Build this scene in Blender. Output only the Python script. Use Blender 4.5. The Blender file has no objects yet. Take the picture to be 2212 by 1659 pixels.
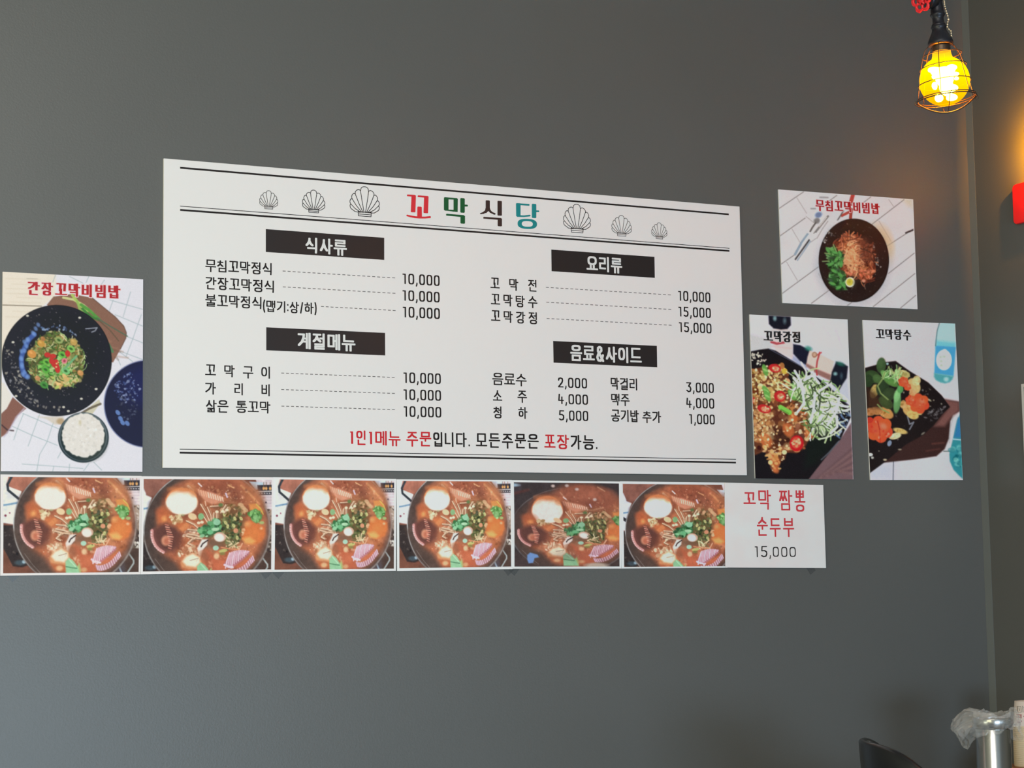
import bpy, bmesh, math, random
import numpy as np
from mathutils import Vector, Matrix

random.seed(7)
rng = np.random.default_rng(7)
SC = bpy.context.scene
COL = SC.collection

# ------------------------------------------------------------------ camera, world, lights, exposure
YAW, PITCH, ROLL, FPX = 0.460988626, 0.102416192, -0.0157691106, 4183.77942
D = 4.11635            # distance of the menu wall from the viewer
XC = 3.4500             # right wall
CAM = np.array([0.0, 0.0, 1.15])
cy_, sy_, cp_, sp_ = math.cos(YAW), math.sin(YAW), math.cos(PITCH), math.sin(PITCH)
FW = np.array([sy_ * cp_, cy_ * cp_, sp_])
R0 = np.array([cy_, -sy_, 0.0])
U0 = np.cross(R0, FW)
RT = R0 * math.cos(ROLL) + U0 * math.sin(ROLL)
UP = -R0 * math.sin(ROLL) + U0 * math.cos(ROLL)
cam_data = bpy.data.cameras.new('camera')
cam = bpy.data.objects.new('camera', cam_data)
COL.objects.link(cam)
m = Matrix.Identity(4)
for i in range(3):
    m[i][0], m[i][1], m[i][2], m[i][3] = RT[i], UP[i], -FW[i], CAM[i]
cam.matrix_world = m
cam_data.sensor_width = 36.0
cam_data.lens = FPX / 2212 * 36.0
cam_data.clip_start = 0.02
SC.camera = cam

world = bpy.data.worlds.new('world')
SC.world = world
world.use_nodes = True
bg = world.node_tree.nodes['Background']
bg.inputs[0].default_value = (0.93, 0.97, 1.0, 1)
bg.inputs[1].default_value = 0.50


def area(name, loc, target, sx, sy, power, col):
    l = bpy.data.lights.new(name, 'AREA')
    l.shape = 'RECTANGLE'
    l.size, l.size_y = sx, sy
    l.energy, l.color = power, col
    o = bpy.data.objects.new(name, l)
    COL.objects.link(o)
    o.location = loc
    o.rotation_euler = (Vector(target) - Vector(loc)).to_track_quat('-Z', 'Y').to_euler()
    return o


WORLD_COL, WORLD_POW = (0.92, 1.0, 0.78), 0.25
L_WIN = ((1.0, 0.97, 0.62), 61.0)
L_LOW = ((0.95, 1.0, 0.75), 12.5)
L_FRONT = ((0.55, 0.76, 1.0), 150.0)
L_CEIL = ((1.0, 0.93, 0.86), 54.0)
L_BULB = ((1.0, 0.32, 0.06), 260.0)     # glow of the lit filaments
L_WALL = ((1.0, 0.50, 0.0), 20.0)
bg.inputs[0].default_value = (*WORLD_COL, 1)
bg.inputs[1].default_value = WORLD_POW
area('daylight_window', (-2.2, 0.6, 1.25), (1.2, 4.1, 1.35), 2.6, 2.0, L_WIN[1], L_WIN[0])
area('low_fill', (-1.6, 3.0, 0.45), (0.6, 4.1, 0.35), 1.4, 0.8, L_LOW[1], L_LOW[0])  # unseen fill added low on the left to lift the lower wall
area('front_fill', (1.7, -2.4, 0.5), (1.3, 4.1, 0.7), 2.6, 1.0, L_FRONT[1], L_FRONT[0])  # unseen bluish panel added behind the camera for the sheen low on the wall
area('ceiling_fill', (0.6, 1.2, 3.0), (1.0, 2.6, 0.0), 2.0, 1.6, L_CEIL[1], L_CEIL[0])  # unseen warm fill added below the ceiling

SC.view_settings.view_transform = 'Standard'
SC.view_settings.look = 'None'
SC.view_settings.gamma = 1.0
SC.view_settings.use_curve_mapping = False
SC.view_settings.exposure = 0.0


# ------------------------------------------------------------------ geometry of the picture
def ray(px, py):
    return FW + (px - 1106.0) / FPX * RT - (py - 829.5) / FPX * UP


def wall(px, py):
    """Point of the menu wall under a picture point: (x, z) in metres."""
    d = ray(px, py)
    p = CAM + d * (D / d[1])
    return p[0], p[2]


def rwall(px, py):
    d = ray(px, py)
    p = CAM + d * (XC / d[0])
    return p[1], p[2]


def at(px, py, depth):
    return CAM + ray(px, py) * depth


def srgb(c):
    c = np.asarray(c, float) / 255.0
    return np.where(c <= 0.04045, c / 12.92, ((c + 0.055) / 1.055) ** 2.4)


def lin(c, e=1.0):
    v = srgb(c) / e
    return (float(v[0]), float(v[1]), float(v[2]), 1.0)


# ------------------------------------------------------------------ object helpers
def tag(o, label=None, cat=None, group=None, kind=None):
    if label: o['label'] = label
    if cat: o['category'] = cat
    if group: o['group'] = group
    if kind: o['kind'] = kind
    return o


def wloc(o):
    l = Vector((0, 0, 0))
    while o is not None:
        l = l + o.location
        o = o.parent
    return l


def obj(name, verts, faces, mat, parent=None, origin=None, smooth=False):
    """Link one mesh object; verts are world coordinates."""
    v = np.asarray(verts, float)
    if origin is None:
        origin = wloc(parent) if parent is not None else Vector(v.mean(0))
    origin = Vector(origin)
    v = v - np.array(origin)
    me = bpy.data.meshes.new(name)
    me.from_pydata(v.tolist(), [], faces)
    me.update()
    if smooth:
        me.shade_smooth()
    if mat is not None:
        me.materials.append(mat)
    o = bpy.data.objects.new(name, me)
    COL.objects.link(o)
    if parent is not None:
        o.parent = parent
        o.location = origin - wloc(parent)
    else:
        o.location = origin
    return o


def empty(name, loc):
    o = bpy.data.objects.new(name, None)
    COL.objects.link(o)
    o.empty_display_size = 0.05
    o.location = loc
    return o


class MB:
    """Collects simple shapes of one part."""

    def __init__(s):
        s.v, s.f = [], []

    def add(s, v, f):
        n = len(s.v)
        s.v += [tuple(p) for p in v]
        s.f += [tuple(i + n for i in q) for q in f]

    def box(s, a, b):
        x0, y0, z0 = a
        x1, y1, z1 = b
        s.add([(x0, y0, z0), (x1, y0, z0), (x1, y1, z0), (x0, y1, z0), (x0, y0, z1), (x1, y0, z1), (x1, y1, z1), (x0, y1, z1)],
              [(0, 3, 2, 1), (4, 5, 6, 7), (0, 1, 5, 4), (1, 2, 6, 5), (2, 3, 7, 6), (3, 0, 4, 7)])

    def tube(s, pts, r, n=8, closed=False):
        pts = [np.asarray(p, float) for p in pts]
        N = len(pts)
        rings = []
        prev = None
        for i, p in enumerate(pts):
            a = pts[(i - 1) % N] if (closed or i > 0) else p
            b = pts[(i + 1) % N] if (closed or i < N - 1) else p
            t = b - a
            t = t / (np.linalg.norm(t) + 1e-12)
            if prev is None:
                ref = np.array([0, 0, 1.0]) if abs(t[2]) < 0.9 else np.array([1.0, 0, 0])
                e1 = np.cross(t, ref)
            else:
                e1 = prev - t * np.dot(prev, t)
            e1 = e1 / (np.linalg.norm(e1) + 1e-12)
            prev = e1
            e2 = np.cross(t, e1)
            rr = r[i] if hasattr(r, '__len__') else r
            rings.append([p + rr * (math.cos(2 * math.pi * k / n) * e1 + math.sin(2 * math.pi * k / n) * e2) for k in range(n)])
        v = [q for ring in rings for q in ring]
        f = []
        M = N if closed else N - 1
        for i in range(M):
            j = (i + 1) % N
            for k in range(n):
                f.append((i * n + k, i * n + (k + 1) % n, j * n + (k + 1) % n, j * n + k))
        if not closed:
            f.append(tuple(range(n))[::-1])
            f.append(tuple((N - 1) * n + k for k in range(n)))
        s.add(v, f)

    def lathe(s, prof, O, ax, e1, e2, n=32, cap0=False, cap1=False):
        """prof: (height along ax, radius)."""
        v, f = [], []
        for h, r in prof:
            for k in range(n):
                a = 2 * math.pi * k / n
                v.append(O + ax * h + r * (math.cos(a) * e1 + math.sin(a) * e2))
        for i in range(len(prof) - 1):
            for k in range(n):
                f.append((i * n + k, i * n + (k + 1) % n, (i + 1) * n + (k + 1) % n, (i + 1) * n + k))
        if cap0: f.append(tuple(range(n))[::-1])
        if cap1: f.append(tuple((len(prof) - 1) * n + k for k in range(n)))
        s.add(v, f)

    def build(s, name, mat, parent=None, origin=None, smooth=False):
        return obj(name, s.v, s.f, mat, parent, origin, smooth)


def bevel(o, w, seg=2):
    md = o.modifiers.new('bevel', 'BEVEL')
    md.width, md.segments = w, seg
    md.limit_method = 'ANGLE'
    return o


# ------------------------------------------------------------------ materials
def material(name, col, rough=0.5, metal=0.0, spec=0.5, bump=0.0, bscale=200.0, var=0.0, vscale=3.0, coat=0.0):
    mt = bpy.data.materials.new(name)
    mt.use_nodes = True
    nt = mt.node_tree
    b = nt.nodes['Principled BSDF']
    b.inputs['Base Color'].default_value = col
    b.inputs['Roughness'].default_value = rough
    b.inputs['Metallic'].default_value = metal
    b.inputs['Specular IOR Level'].default_value = spec
    b.inputs['Coat Weight'].default_value = coat
    tc = nt.nodes.new('ShaderNodeTexCoord')
    if var > 0:
        nz = nt.nodes.new('ShaderNodeTexNoise')
        nz.inputs['Scale'].default_value = vscale
        nz.inputs['Detail'].default_value = 5
        nt.links.new(tc.outputs['Object'], nz.inputs['Vector'])
        rp = nt.nodes.new('ShaderNodeMapRange')
        rp.inputs[1].default_value, rp.inputs[2].default_value = 0.3, 0.7
        rp.inputs[3].default_value, rp.inputs[4].default_value = 1 - var, 1 + var
        nt.links.new(nz.outputs['Fac'], rp.inputs[0])
        mx = nt.nodes.new('ShaderNodeVectorMath')
        mx.operation = 'SCALE'
        mx.inputs[0].default_value = col[:3]
        nt.links.new(rp.outputs[0], mx.inputs['Scale'])
        nt.links.new(mx.outputs[0], b.inputs['Base Color'])
    if bump > 0:
        nb = nt.nodes.new('ShaderNodeTexNoise')
        nb.inputs['Scale'].default_value = bscale
        nb.inputs['Detail'].default_value = 3
        nt.links.new(tc.outputs['Object'], nb.inputs['Vector'])
        bp = nt.nodes.new('ShaderNodeBump')
        bp.inputs['Strength'].default_value = bump
        bp.inputs['Distance'].default_value = 0.001
        nt.links.new(nb.outputs['Fac'], bp.inputs['Height'])
        nt.links.new(bp.outputs['Normal'], b.inputs['Normal'])
    return mt


def print_material(name, rough=0.42, spec=0.25):
    mt = bpy.data.materials.new(name)
    mt.use_nodes = True
    nt = mt.node_tree
    b = nt.nodes['Principled BSDF']
    a = nt.nodes.new('ShaderNodeAttribute')
    a.attribute_name = 'ink'
    nt.links.new(a.outputs['Color'], b.inputs['Base Color'])
    b.inputs['Roughness'].default_value = rough
    b.inputs['Specular IOR Level'].default_value = spec
    return mt


EB = 0.80        # light on the menu board relative to its paper white
M = dict(
    wall=material('grey_wall_paint', (0.119, 0.1195, 0.1125, 1), rough=0.40, spec=0.5, bump=0.25, bscale=260, var=0.035, vscale=1.6),
    trim=material('grey_trim_paint', (0.185, 0.20, 0.20, 1), rough=0.5, spec=0.3, var=0.03, vscale=6),
    ceiling=material('ceiling_paint', (0.55, 0.54, 0.52, 1), rough=0.9),
    floor=material('floor_tile', (0.30, 0.28, 0.26, 1), rough=0.4, var=0.1, vscale=4),
    board=material('white_board_vinyl', (0.90, 0.865, 0.855, 1), rough=0.42, spec=0.3),
    black=material('black_ink', lin((44, 38, 37)), rough=0.4, spec=0.3),
    ink=material('dark_ink', lin((36, 30, 28)), rough=0.45, spec=0.2),
    leader=material('grey_ink', lin((92, 86, 84)), rough=0.45, spec=0.2),
    red=material('red_ink', lin((213, 44, 52)), rough=0.45, spec=0.2),
    tred=material('title_red', lin((226, 54, 62)), rough=0.45, spec=0.2),
    tgreen=material('title_green', lin((32, 92, 52)), rough=0.45, spec=0.2),
    tbrown=material('title_brown', lin((66, 48, 44)), rough=0.45, spec=0.2),
    tteal=material('title_teal', lin((34, 140, 144)), rough=0.45, spec=0.2),
    white=material('white_ink', (0.84, 0.83, 0.82, 1), rough=0.45, spec=0.2),
    halo=material('pale_halo_ink', lin((244, 205, 208)), rough=0.4, spec=0.3),
    halow=material('grey_halo_ink', lin((215, 208, 208)), rough=0.4, spec=0.3),
    posred=material('poster_red', lin((188, 26, 36)), rough=0.4, spec=0.3),
    posblack=material('poster_black', lin((32, 30, 32)), rough=0.4, spec=0.3),
    handred=material('handwriting_red', lin((222, 70, 78)), rough=0.5, spec=0.2),
    print=print_material('printed_photo'),
    paper=print_material('printed_paper', 0.55, 0.25),
    pipe=material('black_iron_pipe', lin((34, 34, 40)), rough=0.38, metal=0.35, spec=0.5, bump=0.3, bscale=120),
    wheel=material('red_valve_paint', lin((226, 36, 44)), rough=0.35, spec=0.5),
    bronze=material('bronze_wire', lin((92, 76, 60)), rough=0.38, metal=0.8),
    brass=material('brass_beads', lin((232, 208, 172)), rough=0.25, metal=0.6),
    chair=material('black_plastic', lin((24, 24, 27)), rough=0.28, spec=0.5, coat=0.15),
    steel=material('brushed_steel', (0.56, 0.56, 0.54, 1), rough=0.22, metal=1.0),
    wood=material('stained_wood', lin((168, 112, 72)), rough=0.5, var=0.25, vscale=14),
    darkwood=material('dark_wood', lin((60, 44, 36)), rough=0.5, var=0.2, vscale=10),
    cup=material('paper_cup', lin((240, 226, 214)), rough=0.7, spec=0.2),
    cuprim=material('paper_cup_rim', lin((238, 214, 176)), rough=0.6, spec=0.2),
    cupgrey=material('cup_print_grey', lin((150, 140, 128)), rough=0.7),
    cupred=material('cup_print_red', lin((186, 92, 92)), rough=0.7),
    redbox=material('red_plastic', lin((226, 32, 36)), rough=0.4, spec=0.4),
)


def film_material(name, col, opacity, rough=0.15):
    mt = bpy.data.materials.new(name)
    mt.use_nodes = True
    nt = mt.node_tree
    nt.nodes.remove(nt.nodes['Principled BSDF'])
    out = nt.nodes['Material Output']
    tr = nt.nodes.new('ShaderNodeBsdfTransparent')
    df = nt.nodes.new('ShaderNodeBsdfPrincipled')
    df.inputs['Base Color'].default_value = col
    df.inputs['Roughness'].default_value = rough
    df.inputs['Specular IOR Level'].default_value = 0.8
    mx = nt.nodes.new('ShaderNodeMixShader')
    mx.inputs[0].default_value = opacity
    nt.links.new(tr.outputs[0], mx.inputs[1])
    nt.links.new(df.outputs[0], mx.inputs[2])
    nt.links.new(mx.outputs[0], out.inputs['Surface'])
    return mt


M['film'] = film_material('clear_plastic_film', (0.80, 0.76, 0.70, 1), 0.24, 0.07)
M['tape'] = film_material('clear_tape', (0.10, 0.11, 0.12, 1), 0.16, 0.3)


def lamp_materials():
    mt = bpy.data.materials.new('amber_globe')
    mt.use_nodes = True
    nt = mt.node_tree
    nt.nodes.remove(nt.nodes['Principled BSDF'])
    out = nt.nodes['Material Output']
    tc = nt.nodes.new('ShaderNodeTexCoord')
    sep = nt.nodes.new('ShaderNodeSeparateXYZ')
    nt.links.new(tc.outputs['Object'], sep.inputs[0])
    rp = nt.nodes.new('ShaderNodeMapRange')
    rp.inputs[1].default_value, rp.inputs[2].default_value = -0.046, 0.056
    nt.links.new(sep.outputs['Z'], rp.inputs[0])
    cr = nt.nodes.new('ShaderNodeValToRGB')
    cr.color_ramp.elements[0].color = (1.0, 0.30, 0.0, 1)
    cr.color_ramp.elements[1].color = (1.0, 0.74, 0.0, 1)
    cr.color_ramp.elements[1].position = 0.8
    e = cr.color_ramp.elements.new(0.40)
    e.color = (1.0, 0.56, 0.0, 1)
    e = cr.color_ramp.elements.new(0.98)
    e.color = (0.85, 0.40, 0.02, 1)
    nt.links.new(rp.outputs[0], cr.inputs[0])
    em = nt.nodes.new('ShaderNodeEmission')
    em.inputs['Strength'].default_value = 0.95
    nt.links.new(cr.outputs[0], em.inputs['Color'])
    tr = nt.nodes.new('ShaderNodeBsdfTransparent')
    tr.inputs['Color'].default_value = (0.75, 0.55, 0.10, 1)
    ad = nt.nodes.new('ShaderNodeAddShader')
    nt.links.new(em.outputs[0], ad.inputs[0])
    nt.links.new(tr.outputs[0], ad.inputs[1])
    nt.links.new(ad.outputs[0], out.inputs['Surface'])
    M['globe'] = mt
    mt = bpy.data.materials.new('lit_filament')
    mt.use_nodes = True
    nt = mt.node_tree
    nt.nodes.remove(nt.nodes['Principled BSDF'])
    em = nt.nodes.new('ShaderNodeEmission')
    em.inputs['Color'].default_value = (*L_BULB[0], 1)
    em.inputs['Strength'].default_value = L_BULB[1]
    nt.links.new(em.outputs[0], nt.nodes['Material Output'].inputs['Surface'])
    M['filament'] = mt


lamp_materials()

# ------------------------------------------------------------------ the room
b = MB(); b.box((-3.0, D, 0), (XC + 0.12, D + 0.12, 3.1))
tag(b.build('wall_back', M['wall']), 'dark grey painted wall carrying the menu board', None, None, 'structure')
b = MB(); b.box((XC, 0.0, 0), (XC + 0.12, D, 3.1))
tag(b.build('wall_right', M['wall']), 'dark grey side wall past the corner bead', None, None, 'structure')
b = MB(); b.box((-3.0, -2.5, -0.1), (XC + 0.12, D + 0.12, 0))
tag(b.build('floor', M['floor']), 'tiled floor', None, None, 'structure')
b = MB(); b.box((-3.0, -2.5, 3.1), (XC + 0.12, D + 0.12, 3.2))
tag(b.build('ceiling', M['ceiling']), 'pale ceiling', None, None, 'structure')
b = MB(); b.box((XC - 0.0008, D - 0.0280, 0), (XC - 0.0001, D - 0.0002, 3.1))
tag(b.build('trim_1', M['trim']), 'narrow lighter grey corner strip between the two walls', None, None, 'structure')

# ------------------------------------------------------------------ Hangul strokes (square-cornered signboard lettering)
CHO = 'ㄱㄲㄴㄷㄸㄹㅁㅂㅃㅅㅆㅇㅈㅉㅊㅋㅌㅍㅎ'
JUNG = 'ㅏㅐㅑㅒㅓㅔㅕㅖㅗㅘㅙㅚㅛㅜㅝㅞㅟㅠㅡㅢㅣ'
JONG = ' ㄱㄲㄳㄴㄵㄶㄷㄹㄺㄻㄼㄽㄾㄿㅀㅁㅂㅄㅅㅆㅇㅈㅊㅋㅌㅍㅎ'


def oval(x0, y0, x1, y1, n=22, e=0.72):
    cx, cy, rx, ry = (x0 + x1) / 2, (y0 + y1) / 2, (x1 - x0) / 2, (y1 - y0) / 2
    o = []
    for k in range(n + 1):
        a = 2 * math.pi * k / n
        ca, sa = math.cos(a), math.sin(a)
        o.append((cx + rx * math.copysign(abs(ca) ** e, ca), cy + ry * math.copysign(abs(sa) ** e, sa)))
    return o


def jamo(j, mode):
    """Strokes in a unit box; mode v (left of a vowel), h (above a vowel), f (final)."""
    if j == 'ㄱ':
        if mode == 'v': return [[(0, 0), (1, 0), (0.93, 0.34), (0.62, 0.70), (0.02, 1)]]
        return [[(0, 0), (1, 0), (0.97, 1)]]
    if j == 'ㄲ': return [[(0.0, 0), (0.40, 0), (0.35, 1)], [(0.58, 0), (1, 0), (0.95, 1)]]
    if j == 'ㄴ': return [[(0, 0), (0, 1), (1, 1)]]
    if j == 'ㄷ': return [[(1, 0), (0, 0), (0, 1), (1, 1)]]
    if j == 'ㄹ': return [[(0, 0), (1, 0), (1, 0.5), (0, 0.5), (0, 1), (1, 1)]]
    if j == 'ㅁ': return [[(0, 0), (1, 0), (1, 1), (0, 1), (0, 0)]]
    if j == 'ㅂ': return [[(0, 0), (0, 1), (1, 1), (1, 0)], [(0, 0.48), (1, 0.48)]]
    if j == 'ㅃ': return [[(0, 0), (0, 1), (0.44, 1), (0.44, 0)], [(0, 0.48), (0.44, 0.48)], [(0.56, 0), (0.56, 1), (1, 1), (1, 0)], [(0.56, 0.48), (1, 0.48)]]
    if j == 'ㅅ': return [[(0.5, 0), (0.47, 0.32), (0.30, 0.68), (0, 1)], [(0.49, 0.36), (0.68, 0.72), (1, 1)]]
    if j == 'ㅇ': return [oval(0, 0, 1, 1)]
    if j == 'ㅈ': return [[(0.02, 0), (0.98, 0)], [(0.5, 0), (0.47, 0.34), (0.30, 0.70), (0, 1)], [(0.49, 0.42), (0.70, 0.76), (1, 1)]]
    if j == 'ㅉ': return [[(0, 0), (1, 0)], [(0.28, 0), (0.22, 0.5), (0, 1)], [(0.26, 0.5), (0.48, 1)], [(0.76, 0), (0.70, 0.5), (0.5, 0.95)], [(0.74, 0.5), (1, 1)]]
    if j == 'ㅊ': return [[(0.5, 0), (0.5, 0.16)], [(0.02, 0.26), (0.98, 0.26)], [(0.5, 0.26), (0.47, 0.5), (0.30, 0.78), (0, 1)], [(0.49, 0.55), (0.70, 0.82), (1, 1)]]
    if j == 'ㅌ': return [[(1, 0), (0, 0), (0, 1), (1, 1)], [(0, 0.5), (0.95, 0.5)]]
    if j == 'ㅍ': return [[(0, 0), (1, 0)], [(0, 1), (1, 1)], [(0.3, 0), (0.3, 1)], [(0.7, 0), (0.7, 1)]]
    if j == 'ㅎ': return [[(0.5, 0), (0.5, 0.16)], [(0, 0.24), (1, 0.24)], oval(0.1, 0.46, 0.9, 1)]
    if j == 'ㄻ': return [[(0, 0), (0.42, 0), (0.42, 0.5), (0, 0.5), (0, 1), (0.42, 1)], [(0.60, 0), (1, 0), (1, 1), (0.60, 1), (0.60, 0)]]
    return []


def place(strokes, x0, y0, x1, y1):
    return [[(x0 + px * (x1 - x0), y0 + py * (y1 - y0)) for px, py in s] for s in strokes]


def syllable(ch):
    k = ord(ch) - 0xAC00
    c, v, t = CHO[k // 588], JUNG[(k % 588) // 28], JONG[k % 28].strip()
    o = []
    if v in 'ㅏㅓㅣㅐㅔㅖ':
        top, bot = 0.0, (0.60 if t else 1.0)
        cy0, cy1 = (0.03, 0.50) if t else (0.06, 0.80)
        if c == 'ㅎ': cy0 = 0.0
        right = {'ㅏ': 0.57, 'ㅣ': 0.55, 'ㅓ': 0.60, 'ㅐ': 0.50, 'ㅔ': 0.48, 'ㅖ': 0.46}[v]
        ym = (cy0 + cy1) / 2
        o += place(jamo(c, 'v'), 0.04, cy0, right, cy1)
        if v == 'ㅏ': o += [[(0.78, top), (0.78, bot)], [(0.78, ym), (1.0, ym)]]
        if v == 'ㅣ': o += [[(0.88, top), (0.88, bot)]]
        if v == 'ㅓ':
            ty = ym + (0.02 if t else 0.05)
            o += [[(0.88, top), (0.88, bot)], [(0.62, ty), (0.88, ty)]]
        if v == 'ㅐ': o += [[(0.68, top + 0.02), (0.68, bot - 0.02)], [(0.94, top), (0.94, bot)], [(0.68, ym), (0.94, ym)]]
        if v == 'ㅔ': o += [[(0.72, top + 0.02), (0.72, bot - 0.02)], [(0.95, top), (0.95, bot)], [(0.50, ym), (0.72, ym)]]
        if v == 'ㅖ': o += [[(0.72, top + 0.02), (0.72, bot - 0.02)], [(0.95, top), (0.95, bot)], [(0.48, ym - 0.09), (0.72, ym - 0.09)], [(0.44, ym + 0.12), (0.72, ym + 0.12)]]
        if t: o += place(jamo(t, 'f'), 0.18, 0.70, 0.88 if v == 'ㅓ' or v == 'ㅣ' else 0.80, 1.0)
    else:
        if t:
            o += place(jamo(c, 'h'), 0.14, 0.0, 0.86, 0.30)
            y = 0.50
            if v == 'ㅗ': y = 0.54; o += [[(0.5, 0.36), (0.5, y)]]
            if v == 'ㅜ': y = 0.45; o += [[(0.5, y), (0.5, 0.64)]]
            o += [[(0.0, y), (1.0, y)]]
            o += place(jamo(t, 'f'), 0.14, 0.72 if v != 'ㅡ' else 0.68, 0.86, 1.0)
        else:
            y = {'ㅗ': 0.90, 'ㅛ': 0.90, 'ㅜ': 0.60, 'ㅠ': 0.60, 'ㅡ': 0.92}[v]
            ce = {'ㅗ': 0.58, 'ㅛ': 0.54, 'ㅜ': 0.40, 'ㅠ': 0.40, 'ㅡ': 0.62}[v]
            o += place(jamo(c, 'h'), 0.12, 0.02, 0.88, ce)
            o += [[(0.0, y), (1.0, y)]]
            if v == 'ㅗ': o += [[(0.47, 0.48 if c == 'ㄲ' else 0.64), (0.47, y)]]
            if v == 'ㅛ': o += [[(0.34, 0.66), (0.34, y)], [(0.66, 0.66), (0.66, y)]]
            if v == 'ㅜ': o += [[(0.5, y), (0.5, 1.04)]]
            if v == 'ㅠ': o += [[(0.33, y), (0.33, 1.04)], [(0.67, y), (0.67, 1.04)]]
    return o


GLYPH = {
    '0': [oval(0, 0, 1, 1, 20, 0.55)],
    '1': [[(0.0, 0.03), (0.62, 0.03), (0.62, 1)]],
    '2': [[(0.0, 0.24), (0.10, 0.06), (0.5, 0.0), (0.88, 0.08), (0.95, 0.28), (0.80, 0.50), (0.0, 0.98), (1, 0.98)]],
    '3': [[(0.0, 0.0), (0.95, 0.0), (0.45, 0.38), (0.82, 0.46), (0.98, 0.70), (0.82, 0.94), (0.4, 1.0), (0.0, 0.86)]],
    '4': [[(0.12, 0.0), (0.0, 0.66), (1.0, 0.66)], [(0.70, 0.30), (0.70, 1.0)]],
    '5': [[(0.95, 0.0), (0.12, 0.0), (0.06, 0.42), (0.55, 0.40), (0.92, 0.52), (0.98, 0.74), (0.80, 0.96), (0.35, 1.0), (0.0, 0.90)]],
    ',': [[(0.62, 0.90), (0.62, 1.0), (0.30, 1.20)]],
    '.': [[(0.5, 0.96), (0.5, 1.0)]],
    ':': [[(0.5, 0.26), (0.5, 0.30)], [(0.5, 0.78), (0.5, 0.82)]],
    '(': [[(0.9, -0.06), (0.3, 0.22), (0.15, 0.5), (0.3, 0.8), (0.9, 1.08)]],
    ')': [[(0.1, -0.06), (0.7, 0.22), (0.85, 0.5), (0.7, 0.8), (0.1, 1.08)]],
    '/': [[(0.9, 0.0), (0.1, 1.0)]],
    '&': [[(1.0, 0.98), (0.15, 0.30), (0.18, 0.08), (0.45, 0.0), (0.72, 0.08), (0.74, 0.26), (0.20, 0.52), (0.04, 0.74), (0.22, 0.96), (0.55, 0.98), (0.80, 0.82), (0.98, 0.58)]],
}
WEIGHT = {',': 0.26, '.': 0.26, ':': 0.24, '(': 0.30, ')': 0.30, '/': 0.42, ' ': 0.32, '&': 0.80, '1': 0.42}


def cw(ch):
    if ch in WEIGHT: return WEIGHT[ch]
    return 0.56 if ch.isdigit() else 1.0


def hull(pts):
    pts = sorted(set((round(x, 7), round(y, 7)) for x, y in pts))
    if len(pts) < 3: return pts

    def half(ps):
        h = []
        for p in ps:
            while len(h) > 1 and (h[-1][0] - h[-2][0]) * (p[1] - h[-2][1]) - (h[-1][1] - h[-2][1]) * (p[0] - h[-2][0]) <= 1e-12:
                h.pop()
            h.append(p)
        return h
    a, b2 = half(pts), half(pts[::-1])
    return a[:-1] + b2[:-1]


def pen(path, wx, wy, cut=0.35):
    """Convex pieces swept by a chamfered rectangular pen along a path."""
    hx, hy = wx / 2, wy / 2
    kx, ky = hx * cut, hy * cut
    P = [(-hx, -hy + ky), (-hx + kx, -hy), (hx - kx, -hy), (hx, -hy + ky), (hx, hy - ky), (hx - kx, hy), (-hx + kx, hy), (-hx, hy - ky)]
    out = []
    for a, b2 in zip(path[:-1], path[1:]):
        out.append(hull([(a[0] + x, a[1] + y) for x, y in P] + [(b2[0] + x, b2[1] + y) for x, y in P]))
    return out


def text_polys(text, x0, x1, ztop, zbot, wx, wy=None, cut=0.35, fill=0.94):
    """Letters as convex pieces in wall metres; pens given as a share of the letter height."""
    H = ztop - zbot
    tot = sum(cw(c) for c in text)
    unit = (x1 - x0) / tot
    px, py = wx * H, (wy if wy else wx) * H
    out, x = [], x0
    for ch in text:
        w = cw(ch) * unit
        if ch != ' ':
            if ch in GLYPH:
                g = GLYPH[ch]
                f = 0.80
            else:
                g = syllable(ch)
                f = fill
            pw = px if ch != ',' else px * 0.8
            inner = max(w * f - px, 0.001) if ch not in ',.:' else w * 0.5
            off = (w - inner) / 2
            for s in g:
                q = [(x + off + a * inner, ztop - py / 2 - b3 * (H - py)) for a, b3 in s]
                if len(q) == 1: q = q * 2
                out += pen(q, pw, py, cut)
        x += w
    return out


def flat(name, polys, y, mat, parent, step=3e-6):
    """Thin flat print on the wall-facing plane y; every piece a hair in front of the last."""
    v, f = [], []
    for k, p in enumerate(polys):
        n = len(v)
        yy = y - (k % 40) * step
        v += [(a, yy, b2) for a, b2 in p]
        f.append(tuple(range(n, n + len(p))))
    return obj(name, v, f, mat, parent)


def pq(pts):
    return [wall(*p) for p in pts]


# ------------------------------------------------------------------ menu board
BT = 0.006
corner = pq([(352, 343), (1595, 447), (1611, 1027), (350, 1011)])
bx0 = (corner[0][0] + corner[3][0]) / 2
bx1 = (corner[1][0] + corner[2][0]) / 2
board = empty('menu_board', ((corner[0][0] + corner[1][0]) / 2, D, (corner[0][1] + corner[2][1]) / 2))
tag(board, 'large white menu board of printed Korean dishes and prices under seven small shells', 'menu board')
v = []
for yy in (D - BT, D - 0.0002):
    v += [(x, yy, z) for x, z in corner]
o = obj('panel', v, [(0, 3, 2, 1), (4, 5, 6, 7), (0, 1, 5, 4), (1, 2, 6, 5), (2, 3, 7, 6), (3, 0, 4, 7)], M['board'], board)
bevel(o, 0.0008, 2)
YF = D - BT - 0.00012      # print plane


def bar_px(name, p0, p1, wpx, mat):
    (ax, az), (bx, bz) = wall(*p0), wall(*p1)
    h = wpx * 0.00105 / 2
    flat(name, [[(ax, az - h), (bx, bz - h), (bx, bz + h), (ax, az + h)]], YF, mat, board)


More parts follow.
